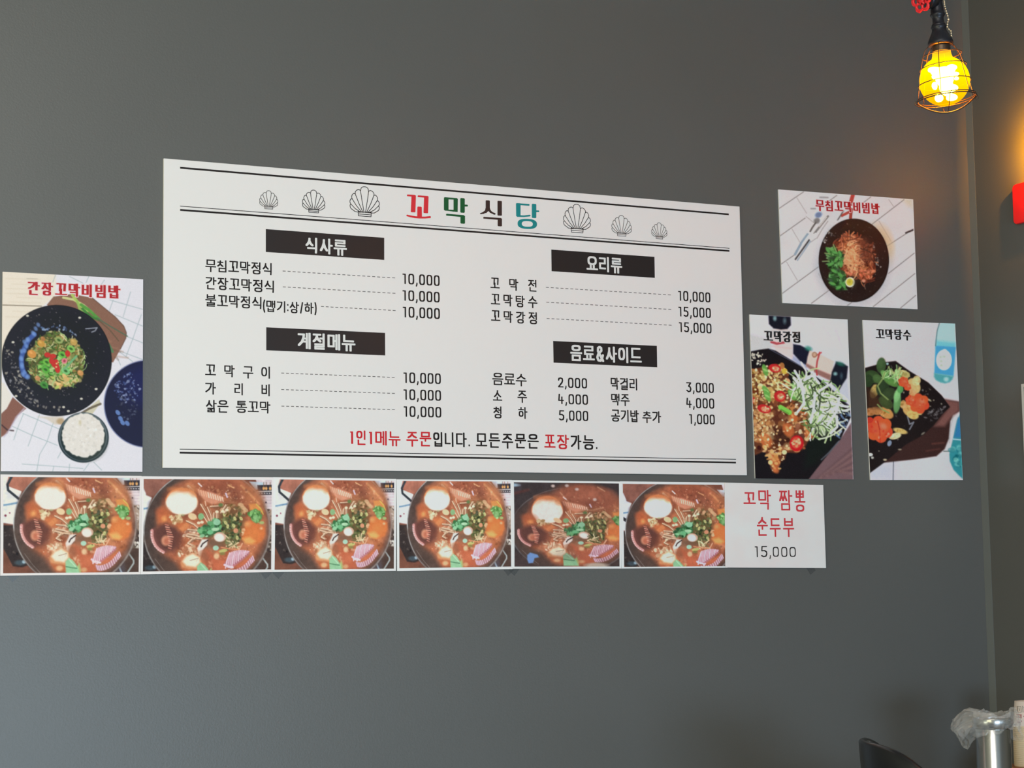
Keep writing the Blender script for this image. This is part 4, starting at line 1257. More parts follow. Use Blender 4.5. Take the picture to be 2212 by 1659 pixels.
    A.scatter([(900, 150), (1500, 150), (1700, 400), (1500, 420), (1000, 260)], 34, [(206, 140, 96), (190, 110, 76), (110, 56, 40)], 8, 22, al=0.6)
    if var == 5:
        A.ell(1230, 150, 430, 270, (150, 80, 56), 6, 1, 14); A.ell(1250, 90, 300, 120, (164, 90, 64), 0, 0.8, 20); A.ell(1260, 260, 130, 60, (120, 62, 46), 0, 0.6, 14)
        A.line([(860, 60), (980, 260), (1150, 380), (1300, 400), (1460, 350)], 22, (206, 140, 100), 0.8, 3); A.line([(1380, -60), (1480, 20)], 20, (206, 150, 108), 0.7)
        for p in [(760, -70), (950, -80), (1090, -10), (1340, 190)]: A.ell(p[0], p[1], 26, 28, (206, 186, 176), 0, 0.9, 3)
    # oil glints and crumbs over the broth
    A.scatter(ellp(1080, 780, 690, 680), 190, [(232, 170, 122), (214, 140, 96), (240, 200, 160)], 4, 12, asp=(0.3, 1.0), al=0.6, jit=10)
    A.scatter(ellp(1080, 780, 720, 700), 170, [(104, 54, 38), (122, 66, 46), (86, 50, 40)], 6, 24, asp=(0.2, 0.7), al=0.35, jit=8)
    A.scatter([(600, 1000), (900, 1000), (1000, 1250), (1300, 1150), (1500, 1000), (1250, 1400), (700, 1300)], 70, [(214, 150, 108), (196, 116, 78), (226, 176, 136)], 10, 30, al=0.6, soft=2)
    A.mottle(9, 0.10, 40 + var)
    A.mottle(22, 0.12, 60 + var)
    # prawn / scallop meat near the top
    A.poly([(870, 220), (960, 250), (1060, 265), (1160, 300), (1250, 350), (1200, 420), (1080, 440), (1000, 400), (900, 300)], (206, 130, 98), 0.95, 4)
    for k in range(11):
        x = 900 + 32 * k
        A.line([(x, 235 + 11 * k), (x + 14, 310 + 9 * k)], 15, (238, 200, 172) if k > 3 else (226, 160, 124), 0.95)
    A.line([(900, 150), (940, 190)], 20, (222, 196, 190)); A.line([(1270, 290), (1290, 340)], 24, (206, 186, 206), 0.9); A.line([(990, 400), (1000, 460)], 16, (226, 180, 146), 0.8); A.line([(1180, 420), (1380, 410)], 12, (206, 120, 84), 0.8)
    A.poly([(530, 290), (640, 210), (760, 150), (860, 190), (860, 260), (780, 260), (640, 240)], (196, 118, 74), 0.95, 5)
    A.line([(520, 290), (600, 240), (690, 205)], 16, (230, 180, 130), 0.9); A.line([(760, 190), (830, 255)], 34, (230, 180, 136), 0.8)
    # tofu
    if var == 5:
        A.frame(mx, my * 1.45, W * bu - x0 * mx, H * bv - y0 * my - 0.45 * my * 400)
    A.poly(ellp(680, 400, 262, 226, 30, 0, 0.02, A.r), (118, 60, 42), 0.6, soft=10)
    A.poly(ellp(678, 400, 218, 188, 30, 0, 0.012, A.r), (204, 108, 58), soft=2.5)
    A.line([(490, 330), (560, 258), (680, 224), (790, 250), (860, 320)], 16, (226, 146, 90), 0.6, 3)
    A.poly(ellp(678, 414, 209, 172, 34, 0, 0.010, A.r), (232, 216, 194), soft=3)
    A.ell(690, 244, 160, 34, (206, 116, 64), 3, 0.9, 8); A.ell(820, 300, 46, 34, (206, 128, 78), 32, 0.75, 6); A.ell(560, 290, 50, 24, (224, 160, 110), -25, 0.5, 7)
    A.ell(675, 435, 184, 130, (230, 224, 214), 0, 0.9, 12); A.line([(700, 300), (760, 290), (850, 330)], 10, (240, 190, 140), 0.6, 3)
    A.ell(690, 590, 24, 14, (150, 160, 110), 0, 0.8, 3)
    A.frame(mx, my, W * bu - x0 * mx, H * bv - y0 * my)
    # left: broth lump, cabbage, octopus
    A.ell(440, 610, 90, 110, (188, 92, 50), 0, 0.95, 14); A.ell(445, 640, 30, 34, (230, 150, 80), 0, 0.9, 8); A.ell(390, 540, 60, 50, (170, 80, 48), 0, 0.7, 10)
    A.scatter([(520, 600), (660, 600), (680, 700), (560, 720)], 26, [(206, 180, 130), (180, 140, 92), (226, 200, 156)], 14, 34, al=0.9)
    A.ell(820, 610, 60, 44, (226, 186, 136), 20); A.ell(690, 750, 90, 70, (196, 100, 54), 0, 0.9, 10); A.poly([(740, 690), (780, 740), (690, 820), (640, 780)], (214, 124, 70), 0.8, 4)
    A.poly([(280, 800), (400, 720), (470, 700), (600, 760), (680, 860), (640, 1010), (560, 1090), (430, 1090), (330, 1000)], (92, 54, 46), soft=12)
    A.ell(470, 940, 60, 70, (206, 130, 96), 0, 0.95, 5); A.ell(480, 950, 34, 44, (180, 92, 66), 0, 0.9, 5)
    for k in range(11):
        y = 720 + 32 * k
        A.line([(478 + 4 * k - 10 * abs(k - 6) / 3, y), (545 + 4 * k - 9 * abs(k - 5), y + 12)], 15, (222, 146, 122) if k % 2 else (196, 110, 90), 0.95)
    tn = [(285, 800), (286, 880), (305, 950), (335, 1010), (380, 1060), (440, 1100)]
    A.line([(x + 26, y - 14) for x, y in tn], 40, (110, 62, 56), 0.8, 4)
    A.line(tn, 40, (198, 128, 120))
    for i in range(22):
        s2 = i / 21 * 5
        j = min(4, int(s2)); t = s2 - j
        x, y = tn[j][0] * (1 - t) + tn[j + 1][0] * t, tn[j][1] * (1 - t) + tn[j + 1][1] * t
        A.ell(x - 10, y + 6, 13, 10, (230, 184, 180) if i % 2 else (206, 136, 132), 30)
    A.ell(640, 940, 60, 90, (108, 58, 44), 10, 0.7, 16)
    # centre: vegetables
    A.ell(1330, 600, 190, 190, (104, 70, 44), 0, 0.85, 26); A.ell(1120, 980, 160, 70, (104, 78, 60), 0, 0.85, 16); A.ell(1330, 800, 170, 200, (84, 74, 40), 0, 0.85, 24)
    A.scatter([(1180, 440), (1500, 440), (1560, 620), (1240, 620)], 46, [(140, 104, 62), (170, 130, 86), (110, 90, 50), (196, 150, 104), (92, 74, 44)], 14, 36, al=0.85)
    A.scatter([(1200, 640), (1480, 560), (1490, 780), (1460, 980), (1280, 990), (1230, 850)], 170, [(74, 92, 48), (92, 106, 58), (58, 72, 40), (122, 128, 74), (46, 54, 34), (104, 84, 54)], 9, 26, al=0.85, jit=9)
    for p in [(1395, 640), (1480, 640), (1300, 750), (1430, 910), (1270, 700), (1380, 740), (1250, 580)]:
        A.ell(p[0], p[1], 30, 20, (196, 190, 118), 50 + 60 * A.r.random(), 0.95); A.ell(p[0], p[1], 14, 8, (150, 156, 84), 50, 0.7)
    A.ell(1410, 810, 34, 34, (206, 130, 92))
    for p in [(1510, 490), (1480, 450), (1540, 520)]: A.ell(p[0], p[1], 40, 28, (206, 160, 112), 30, 0.8)
    A.scatter([(720, 820), (960, 760), (1000, 920), (820, 960), (700, 900)], 50, [(206, 160, 124), (180, 124, 92), (150, 100, 76), (226, 190, 156)], 14, 34, asp=(0.3, 0.7), al=0.9)
    for g in [[(930, 440), (1000, 560), (1060, 690)], [(1020, 480), (1070, 600), (1080, 680)], [(1150, 540), (1150, 640)], [(1110, 560), (1090, 690)], [(960, 590), (1040, 720), (1090, 770)], [(740, 670), (840, 720), (930, 800)], [(760, 790), (870, 800), (960, 840)], [(760, 850), (860, 870), (960, 900)],
              [(740, 880), (850, 910), (950, 890)], [(780, 960), (860, 910), (950, 920)], [(1270, 450), (1200, 560)], [(1060, 470), (1190, 460)], [(1300, 480), (1250, 560)], [(820, 1010), (760, 980), (820, 920)]]:
        A.line([(x + 6, y + 10) for x, y in g], 22, (104, 68, 48), 0.7); A.line(g, 17, (214, 174, 136), 0.97); A.line(g, 6, (236, 210, 178), 0.7)
        A.line([(x + 22, y - 6) for x, y in g], 10, (186, 140, 106), 0.8)
    for p in [(905, 700), (950, 690), (1150, 545), (1230, 540), (1285, 520)]: A.ell(p[0], p[1], 24, 20, (232, 206, 168))
    gn = [(910, 790), (1000, 730), (1100, 660), (1180, 650), (1200, 740), (1190, 830), (1100, 880), (1040, 900), (950, 880)]
    A.poly(gn, (44, 92, 54), 0.9, 8)
    A.scatter(gn, 60, [(62, 130, 74), (88, 158, 96), (44, 104, 58), (120, 184, 130), (36, 80, 46)], 16, 44, asp=(0.4, 0.8))
    A.ell(1150, 690, 50, 44, (130, 190, 146)); A.ell(935, 610, 40, 46, (120, 168, 110)); A.ell(1060, 830, 40, 34, (96, 176, 116)); A.ell(1130, 790, 54, 24, (156, 206, 156)); A.ell(1200, 450, 30, 26, (84, 110, 60), 0, 0.9)
    A.ell(1140, 1050, 40, 34, (150, 196, 166)); A.ell(1240, 1090, 60, 24, (180, 176, 96), -10); A.ell(1230, 1130, 40, 20, (120, 120, 60), 0, 0.8)
    A.ell(1195, 895, 84, 66, (196, 150, 122), 10); A.ell(1185, 905, 66, 56, (236, 222, 212), 10, 1, 4)
    A.strands([(1260, 930), (1400, 960), (1420, 1040), (1300, 1060)], 16, [(206, 176, 126), (90, 90, 50), (222, 200, 150)], 110, 14)
    A.line([(1210, 1040), (1330, 1065), (1450, 1075)], 16, (214, 130, 86)); A.line([(1500, 990), (1450, 1090)], 18, (222, 160, 120), 0.9)
    # mushroom pieces
    A.poly([(950, 930), (1030, 925), (1020, 1010), (960, 1080), (900, 1100), (890, 1050)], (226, 208, 196), soft=3); A.line([(1030, 940), (960, 990), (940, 1030)], 18, (52, 42, 40)); A.line([(1020, 1020), (980, 1060)], 10, (96, 74, 66), 0.8); A.poly([(900, 1080), (960, 1090), (940, 1170), (905, 1150)], (224, 190, 160), soft=3)
    A.scatter([(620, 1080), (840, 1020), (880, 1120), (640, 1210)], 30, [(206, 160, 120), (170, 104, 70), (226, 196, 160)], 14, 34, al=0.85)
    # lower tofu and leaf
    A.ell(1000, 1150, 80, 70, (150, 84, 56), 0, 0.9, 10)
    A.poly([(665, 1250), (720, 1160), (830, 1115), (930, 1170), (960, 1270), (900, 1350), (780, 1340), (690, 1320)], (206, 130, 80), soft=5)
    A.poly([(695, 1230), (740, 1165), (830, 1125), (920, 1180), (930, 1250), (870, 1310), (750, 1290)], (240, 220, 186), soft=6)
    A.line([(795, 1218), (850, 1205), (905, 1188)], 8, (130, 104, 84), 0.9); A.line([(905, 1192), (880, 1230)], 5, (150, 120, 96), 0.7)
    A.poly([(680, 1320), (800, 1350), (900, 1350), (900, 1440), (760, 1420)], (180, 88, 48), 0.9, 6); A.ell(810, 1390, 46, 34, (226, 170, 116), 0, 0.9, 4)
    A.poly([(890, 1300), (940, 1245), (1000, 1290), (1060, 1370), (1110, 1410), (1110, 1500), (900, 1500)], (130, 188, 136), soft=3); A.line([(900, 1370), (980, 1385), (1050, 1395)], 14, (62, 116, 76), 0.9); A.poly([(1080, 1320), (1120, 1420), (1100, 1470), (1060, 1370)], (150, 196, 110), soft=3); A.line([(940, 1270), (1030, 1370)], 16, (170, 216, 170), 0.8)
    # broth bottom right and purple shells
    A.poly([(1020, 1090), (1180, 1200), (1300, 1180), (1290, 1330), (1340, 1450), (1110, 1450), (1090, 1300)], (186, 86, 54), 0.95, 12); A.ell(1200, 1290, 60, 50, (206, 104, 66), 0, 0.7, 14); A.ell(1150, 1165, 36, 40, (226, 180, 130), 0, 0.9, 4); A.ell(1150, 1415, 40, 30, (206, 150, 100), 0, 0.9, 4)
    A.poly([(1250, 1280), (1330, 1140), (1470, 1085), (1590, 1090), (1600, 1140), (1500, 1230), (1400, 1310), (1320, 1335)], (176, 104, 112), soft=3)
    for k in range(12):
        t = k / 11
        a = (1330 + 262 * t, 1150 - 62 * math.sin(math.pi * (0.15 + 0.6 * t)))
        b4 = (1275 + 330 * t - 30 * t * t, 1330 - 205 * t ** 1.2)
        A.line([a, ((a[0] + b4[0]) / 2 - 6, (a[1] + b4[1]) / 2 - 8), b4], 19, (214, 168, 182) if k % 3 else (226, 190, 202), 0.97)
        A.line([(a[0] + 13, a[1] + 2), (b4[0] + 15, b4[1] - 4)], 6, (128, 62, 78), 0.8)
    for k in range(9): A.ell(1262 + 14 * k + A.r.normal(0, 5), 1290 + 4 * k + A.r.normal(0, 10), 17, 14, (226, 196, 214), 0, 0.9)
    A.poly([(1400, 1310), (1500, 1240), (1620, 1170), (1640, 1190), (1560, 1300), (1440, 1350)], (196, 96, 62), 0.95, 6)
    fan = [(1320, 1370), (1370, 1380), (1430, 1370), (1500, 1340), (1560, 1290), (1610, 1230), (1650, 1185)]
    for i in range(26):
        s2 = i / 25 * 6
        j = min(5, int(s2)); t = s2 - j
        x, y = fan[j][0] * (1 - t) + fan[j + 1][0] * t, fan[j][1] * (1 - t) + fan[j + 1][1] * t
        A.line([(x - 6, y - 16), (x + 16, y + 46)], 14, (222, 188, 206) if i % 2 else (176, 120, 140), 0.97)
    # carrot / yolk and broccoli at the right
    A.poly([(1590, 440), (1680, 430), (1750, 490), (1780, 560), (1700, 560), (1600, 520)], (214, 128, 62), soft=5); A.line([(1690, 440), (1750, 500), (1785, 580)], 14, (206, 180, 74), 0.9)
    A.poly([(1550, 690), (1620, 660), (1720, 720), (1810, 760), (1815, 860), (1770, 960), (1690, 1000), (1580, 1000), (1490, 930), (1510, 830)], (208, 100, 48), soft=6)
    A.ell(1650, 860, 110, 110, (222, 116, 54), 0, 0.9, 24); A.poly([(1500, 920), (1600, 900), (1680, 960), (1640, 1000), (1540, 990)], (236, 166, 84), 0.85, 8); A.ell(1570, 720, 40, 34, (226, 150, 84), 0, 0.8, 8); A.ell(1760, 780, 18, 16, (246, 190, 140), 0, 0.8, 4)
    bc = [(1570, 560), (1620, 530), (1680, 510), (1740, 540), (1770, 610), (1740, 680), (1690, 710), (1640, 670), (1610, 620)]
    A.poly(bc, (78, 130, 62), soft=4); A.scatter(bc, 46, [(104, 164, 84), (132, 190, 104), (74, 128, 60), (56, 98, 46)], 10, 26); A.ell(1680, 640, 40, 50, (128, 180, 110), 20, 0.8, 6)
    A.ell(1765, 700, 34, 22, (150, 176, 100), 0, 0.9); A.scatter([(1480, 800), (1520, 760), (1510, 900)], 8, [(222, 160, 110)], 16, 26)
    A.mottle(6, 0.05, 50 + var)
    g_ = A.a.mean(2, keepdims=True)
    gain = {1: 1.20, 2: 1.12, 6: 1.02, 5: 1.0}[var]
    A.a[:] = np.clip(g_ + (A.a - g_) * 0.97, 0, 250) + 4
    A.a[:] = np.minimum(255 * (1 - np.clip(1 - A.a / 255, 0, 1) ** gain), (234, 228, 217))
    if var == 5:
        A.poly([(400, 1290), (440, 1240), (540, 1280), (560, 1330), (500, 1350), (480, 1440), (420, 1450), (400, 1380)], (104, 146, 206), soft=3)
        A.ell(1360, 1500, 160, 60, (190, 176, 156), 0, 0.9, 5); A.ell(1000, 1300, 200, 60, (90, 64, 60), 0, 0.35, 20)
        A.a[:] = A.a * 0.90 + np.array([10, 8, 8])
    return A.done(2.5)


# ------------------------------------------------------------------ sheets
def sheet(name, quad, art, e, thick, lift, mat, n, mode='px', margin=None, bulge=None, edge=(226, 224, 222), gloss=0.006):
    """A printed sheet: front grid of ink, sides and back; quad = its four corners in picture points."""
    q = np.array(pq(quad))
    nx, ny = n
    U, V = np.meshgrid(np.linspace(0, 1, nx + 1), np.linspace(0, 1, ny + 1))
    top = q[0] + (q[1] - q[0]) * U[..., None]
    bot = q[3] + (q[2] - q[3]) * U[..., None]
    P = top + (bot - top) * V[..., None]
    yy = np.full(U.shape, D - lift - thick)
    if bulge is not None:
        yy = yy - bulge(U, V)
    X = np.stack([P[..., 0], yy, P[..., 1]], -1)
    if callable(art):
        ink = art(U, V, X)
    else:
        img, ox, oy = art
        if mode == 'px':
            r = X - CAM
            dep = r @ FW
            sx = 1106.0 + FPX * (r @ RT) / dep - ox
            sy = 829.5 - FPX * (r @ UP) / dep - oy
        else:
            l, t, rr2, bb = margin
            sx = (U - l) / (1 - l - rr2) * img.shape[1]
            sy = (V - t) / (1 - t - bb) * img.shape[0]
        ix = np.clip(sx - 0.5, 0, img.shape[1] - 1.001)
        iy = np.clip(sy - 0.5, 0, img.shape[0] - 1.001)
        x0, y0 = ix.astype(int), iy.astype(int)
        fx, fy = (ix - x0)[..., None], (iy - y0)[..., None]
        ink = (img[y0, x0] * (1 - fx) + img[y0, x0 + 1] * fx) * (1 - fy) + (img[y0 + 1, x0] * (1 - fx) + img[y0 + 1, x0 + 1] * fx) * fy
        if mode != 'px':
            out = (sx < 0) | (sy < 0) | (sx > img.shape[1]) | (sy > img.shape[0])
            ink[out] = edge
    col = np.clip((srgb(ink) - gloss) / e, 0.004, 0.93)
    nv = (nx + 1) * (ny + 1)
    idx = np.arange(nv).reshape(ny + 1, nx + 1)
    f = np.stack([idx[:-1, :-1], idx[1:, :-1], idx[1:, 1:], idx[:-1, 1:]], -1).reshape(-1, 4)
    rim = np.concatenate([idx[0, :-1], idx[:-1, -1], idx[-1, :0:-1], idx[:0:-1, 0]])
    front = X.reshape(-1, 3)[rim]
    back = front.copy()
    back[:, 1] = back[:, 1] + thick
    k = len(rim)
    a = nv + np.arange(k)
    b4 = nv + k + np.arange(k)
    side = np.stack([a, np.roll(a, -1), np.roll(b4, -1), b4], -1)
    verts = np.concatenate([X.reshape(-1, 3), front, back])
    ecol = np.clip(srgb(np.array(edge, float)) / e, 0, 0.9)
    cols = np.concatenate([col.reshape(-1, 3), np.tile(ecol, (2 * k, 1))])
    faces = np.concatenate([f, side])
    org = np.array([q[:, 0].mean(), D, q[:, 1].mean()])
    me = bpy.data.meshes.new(name)
    me.vertices.add(len(verts))
    me.vertices.foreach_set('co', (verts - org).astype(np.float32).ravel())
    me.loops.add(faces.size)
    me.polygons.add(len(faces))
    me.polygons.foreach_set('loop_start', np.arange(0, faces.size, 4, dtype=np.int32))
    me.loops.foreach_set('vertex_index', faces.astype(np.int32).ravel())
    me.update(calc_edges=True)
    at_ = me.attributes.new('ink', 'FLOAT_COLOR', 'POINT')
    at_.data.foreach_set('color', np.concatenate([cols, np.ones((len(cols), 1))], 1).astype(np.float32).ravel())
    me.materials.append(mat)
    o = bpy.data.objects.new(name, me)
    COL.objects.link(o)
    o.location = org
    return o


def poster_title(parent, chars, xs, crop, yl, yr, mat, halo, lift, wx, wy):
    """Lettering of a poster, letter by letter: xs the crop limits, yl / yr top and foot at the ends."""
    cx, cyy, k = crop
    polys = []
    x_first, x_last = xs[0][0], xs[-1][1]
    for ch, (a, b4) in zip(chars, xs):
        s = (a - x_first) / (x_last - x_first)
        yt, yb = yl[0] + (yr[0] - yl[0]) * s, yl[1] + (yr[1] - yl[1]) * s
        polys += line_text(ch, cx + a / k, cx + b4 / k, cyy + yt / k, cyy + yb / k, wx, wy)
    if halo is not None:
        hp = []
        for p in polys:
            c2 = np.mean(p, 0)
            hp.append([(x + (0.0014 if x > c2[0] else -0.0014), z + (0.0014 if z > c2[1] else -0.0014)) for x, z in p])
        flat('lettering_halo', hp, D - lift + 0.0001, halo, parent)
    flat('lettering', polys, D - lift - 0.0001, mat, parent)


PT = 0.0035
QL = [(5, 587.5), (308.2, 603.9), (306.5, 1019.4), (1, 1018)]
QR = [(1679.7, 409.8), (1970.6, 431.2), (1980.2, 668.4), (1689, 654.9)]
QC = [(1617.6, 679.6), (1829, 690.6), (1841.7, 1036), (1629.8, 1033.6)]
QT = [(1861.9, 691.6), (2061.2, 699.4), (2078, 1037.2), (1878.4, 1037.2)]
E_SOY, E_SPICY = np.array([0.845, 0.897, 0.851]), np.array([0.625, 0.61, 0.60])      # light reaching each sheet
E_CRISPY, E_TANG, E_HAND = np.array([0.57, 0.585, 0.565]), np.array([0.56, 0.583, 0.587]), np.array([0.585, 0.63, 0.63])
E_SOUP = [np.array([0.97, 1.03, 1.0]) * q for q in (0.85, 0.815, 0.775, 0.735, 0.695, 0.66)]
o = sheet('food_poster', QL, art_soy(), E_SOY, PT, 0.0004, M['print'], (296, 420), gloss=0.014)
tag(o, 'tall food poster of a dark speckled plate with green seasoned cockles and a rice bowl', 'poster')
poster_title(o, '간장꼬막비빔밥', [(398, 594), (602, 790), (812, 1002), (1006, 1194), (1203, 1385), (1405, 1594), (1598, 1796)], (0, 580, 6.9125), (198, 394), (262, 452), M['posred'], M['halo'], PT + 0.0006, 0.185, 0.09)
o = sheet('food_poster', QR, art_spicy(), E_SPICY, PT, 0.0004, M['print'], (290, 250))
tag(o, 'wide food poster of a round black plate with red spicy salad, spoon and chopsticks', 'poster')
poster_title(o, '무침꼬막비빔밥', [(586, 704), (706, 826), (828, 944), (946, 1064), (1064, 1174), (1178, 1294), (1296, 1414)], (1660, 400, 5.924), (186, 322), (240, 372), M['posred'], M['halo'], PT + 0.0006, 0.17, 0.09)
o = sheet('food_poster', QC, art_crispy(), E_CRISPY, PT, 0.0004, M['print'], (214, 350))
tag(o, 'narrow food poster of glazed fried cockles heaped with white shredded scallion', 'poster')
poster_title(o, '꼬막강정', [(203, 298), (298, 386), (384, 472), (472, 562)], (1600, 670, 4.365), (196, 294), (206, 310), M['posblack'], M['halow'], PT + 0.0006, 0.195, 0.10)
o = sheet('food_poster', QT, art_tangsu(), E_TANG, PT, 0.0004, M['print'], (204, 340))
tag(o, 'narrow food poster of red tomatoes and dark greens with a blue bottle', 'poster')
poster_title(o, '꼬막탕수', [(217, 312), (308, 396), (396, 482), (480, 570)], (1840, 680, 4.485), (138, 234), (146, 250), M['posblack'], None, PT + 0.0006, 0.195, 0.10)

# the strip of six soup prints and the hand-lettered sheet
soup = {k: art_soup(k, 300, 212) for k in (1, 2, 5)}
soup[6] = art_soup(6, 262, 212)
QS = [
    ([(0.5, 1024.8), (305.3, 1028.2), (302.8, 1240.6), (0, 1243.6)], 1, (0.022, 0.022, 0.012, 0.022)),
    ([(305.0, 1028.8), (590.0, 1031), (588.4, 1235.7), (302.9, 1240.7)], 2, (0.018, 0.026, 0.014, 0.028)),
    ([(589.4, 1030.8), (855.2, 1034.5), (854.5, 1232.9), (586.6, 1235.7)], 1, (0.021, 0.022, 0.015, 0.022)),
    ([(855.6, 1035.4), (1105.0, 1037), (1106.4, 1229.3), (856.8, 1233.4)], 1, (0.019, 0.020, 0.014, 0.030)),
    ([(1104.4, 1037.2), (1340.2, 1040.3), (1341.4, 1228.2), (1105.6, 1228.5)], 5, (0.020, 0.022, 0.016, 0.024)),
    ([(1338.6, 1039.8), (1566.5, 1042.4), (1570.5, 1226.4), (1341.6, 1228.2)], 6, (0.024, 0.028, 0.013, 0.020)),
]
names = ['first soup print at the outer end of the paper strip, below the tall plate poster',
         'second soup print in the strip, tofu showing large, below the board corner',
         'third soup print in the strip, between two prints of the same pot',
         'fourth soup print in the strip, beside the print with a blue clip',
         'soup print with a small blue clip and one big red broth lump',
         'soup print cut short beside the red hand-lettered paper']


def paper_bulge(k):
    r = np.random.default_rng(100 + k)
    a, b4, c2, d2 = r.uniform(0.0006, 0.0016), r.uniform(0, 3), r.uniform(0.0004, 0.0010), r.uniform(0, 3)
    return lambda U, V: a * np.sin(math.pi * V) * (0.6 + 0.4 * np.sin(3.1 * U + b4)) + c2 * (0.5 + 0.5 * np.sin(5 * U + d2)) * V ** 2


for k, (quad, var, mg) in enumerate(QS):
    img = soup[var]
    o = sheet('soup_print', quad, (img, 0, 0), E_SOUP[k], 0.0003, 0.0012 + (0.0003 if k % 2 else 0.0), M['paper'], (272, 196), 'uv', mg, paper_bulge(k), gloss=0.016 - 0.002 * k)
    tag(o, names[k], 'print', 'soup prints in the paper strip')


def plain(U, V, X):
    n = vnoise(U.shape[0], U.shape[1], 14, 3, 77)
    return np.stack([204 + 10 * (n - 0.5), 198 + 10 * (n - 0.5), 196 + 10 * (n - 0.5)], -1)


QH = [(1563.0, 1042.6), (1776.2, 1048), (1782.2, 1227.2), (1564.8, 1226)]
o = sheet('handwritten_sheet', QH, plain, E_HAND, 0.0003, 0.0040, M['paper'], (60, 50), edge=(206, 200, 198))
tag(o, 'white paper hand-lettered in red with a black price at the strip end', 'paper sign')
HY = D - 0.0040 - 0.0003 - 0.0001


def hand(text, x0, x1, yt, yb, mat, wx, wy=None, slant=0.0):
    ps = line_text(text, 1560 + x0 / 7.9, 1560 + x1 / 7.9, 1030 + yt / 7.9, 1030 + yb / 7.9, wx, wy)
    flat('lettering', ps, HY, mat, o, 2e-6)


for ch, a, b4, yt, yb in [('꼬', 336, 562, 258, 486), ('막', 582, 826, 224, 562), ('짬', 936, 1190, 228, 574), ('뽕', 1206, 1408, 232, 596), ('순', 566, 768, 688, 1010), ('두', 784, 988, 702, 1014), ('부', 1010, 1216, 698, 1016)]:
    hand(ch, a, b4, yt, yb, M['handred'], 33.0 / (yb - yt), 28.0 / (yb - yt))
for ch, a, b4, yt, yb in [('1', 530, 616, 1182, 1372), ('5', 630, 768, 1182, 1372), (',', 772, 826, 1190, 1372), ('0', 832, 962, 1196, 1366), ('0', 976, 1108, 1198, 1368), ('0', 1118, 1252, 1200, 1368)]:
    hand(ch, a, b4, yt, yb, M['ink'], 0.115, 0.10)

# clear tape tags below the strip
for k, (px, py, ang) in enumerate([(28, 1246, 40), (574, 1240, 42), (601, 1240, -44), (1098, 1234, 40), (1110, 1234, -40), (1752, 1233, 35)]):
    x, z = wall(px, py - 3)
    ca, sa = math.cos(math.radians(ang)), math.sin(math.radians(ang))
    v = []
    for dy in (0.0007, 0.0005):
        for a, b4 in [(-0.010, -0.010), (0.010, -0.010), (0.010, 0.012), (-0.010, 0.012)]:
            v.append((x + a * ca - b4 * sa, D - dy, z + a * sa + b4 * ca))
    t = obj('clear_tape', v, [(0, 1, 2, 3), (7, 6, 5, 4), (0, 4, 5, 1), (1, 5, 6, 2), (2, 6, 7, 3), (3, 7, 4, 0)], M['tape'])
    tag(t, ['clear tape corner under the outer end print', 'clear tape corner under the second soup print, nearer its wire loop', 'clear tape corner under the third soup print, at its brown table corner', 'clear tape corner under the fourth soup print by the next seam', 'clear tape corner under the soup print with the blue clip', 'wrinkled clear tape corner below the hand-lettered paper'][k], 'tape', 'tape corners below the strip')

# ------------------------------------------------------------------ right wall: red box, framed print
ya, za = rwall(2193.2, 401)
yb_, zb_ = rwall(2196.5, 486.5)
y_far = (ya + yb_) / 2
pr = []
y0, y1, z0, z1 = y_far - 0.30, y_far, zb_, za
for cxx, czz, a0 in [(y1 - 0.012, z1 - 0.012, 0), (y0 + 0.012, z1 - 0.012, 90), (y0 + 0.012, z0 + 0.012, 180), (y1 - 0.012, z0 + 0.012, 270)]:
    for q in range(6):
        a = math.radians(a0 + q * 18)
        pr.append((cxx + 0.012 * math.cos(a), czz + 0.012 * math.sin(a)))
n = len(pr)
v = [(XC - 0.012, a, b4) for a, b4 in pr] + [(XC - 0.0002, a, b4) for a, b4 in pr]
f = [tuple(range(n)), tuple(range(2 * n - 1, n - 1, -1))] + [(i, i + n, (i + 1) % n + n, (i + 1) % n) for i in range(n)]
rb = obj('red_sign', v, f, M['redbox'])
bevel(rb, 0.002, 2)
tag(rb, 'red rounded plate on the side wall below the yellow glow', 'sign')
yp, zp = rwall(2207.5, 830)
_, zq = rwall(2212, 940)
fr = empty('wall_print', (XC, yp - 0.15, (zp + zp - 0.42) / 2))
tag(fr, 'white-bordered print on the side wall with a teal corner', 'print')
b = MB(); b.box((XC - 0.003, yp - 0.30, zp - 0.42), (XC - 0.0003, yp, zp))
b.build('sheet', material('print_border', lin((214, 214, 212)), 0.5), fr)
mt = bpy.data.materials.new('teal_print')
mt.use_nodes = True
nt = mt.node_tree
tc = nt.nodes.new('ShaderNodeTexCoord'); sp = nt.nodes.new('ShaderNodeSeparateXYZ'); cr = nt.nodes.new('ShaderNodeValToRGB'); mr = nt.nodes.new('ShaderNodeMapRange')
nt.links.new(tc.outputs['Object'], sp.inputs[0]); nt.links.new(sp.outputs['Z'], mr.inputs[0]); nt.links.new(mr.outputs[0], cr.inputs[0]); nt.links.new(cr.outputs[0], nt.nodes['Principled BSDF'].inputs['Base Color'])
mr.inputs[1].default_value, mr.inputs[2].default_value = 0.15, 0.21
cr.color_ramp.elements[0].color = lin((206, 212, 212)); cr.color_ramp.elements[1].color = lin((30, 96, 104))
b = MB(); b.box((XC - 0.0034, yp - 0.29, zp - 0.41), (XC - 0.0030, yp - 0.010, zp - 0.008))
b.build('picture', mt, fr)


# ------------------------------------------------------------------ pipe lamps
def frame_of(ax):
    ax = np.asarray(ax, float); ax = ax / np.linalg.norm(ax)
    e1 = np.cross(ax, FW); e1 /= np.linalg.norm(e1)
    e2 = np.cross(ax, e1)
    return ax, e1, e2


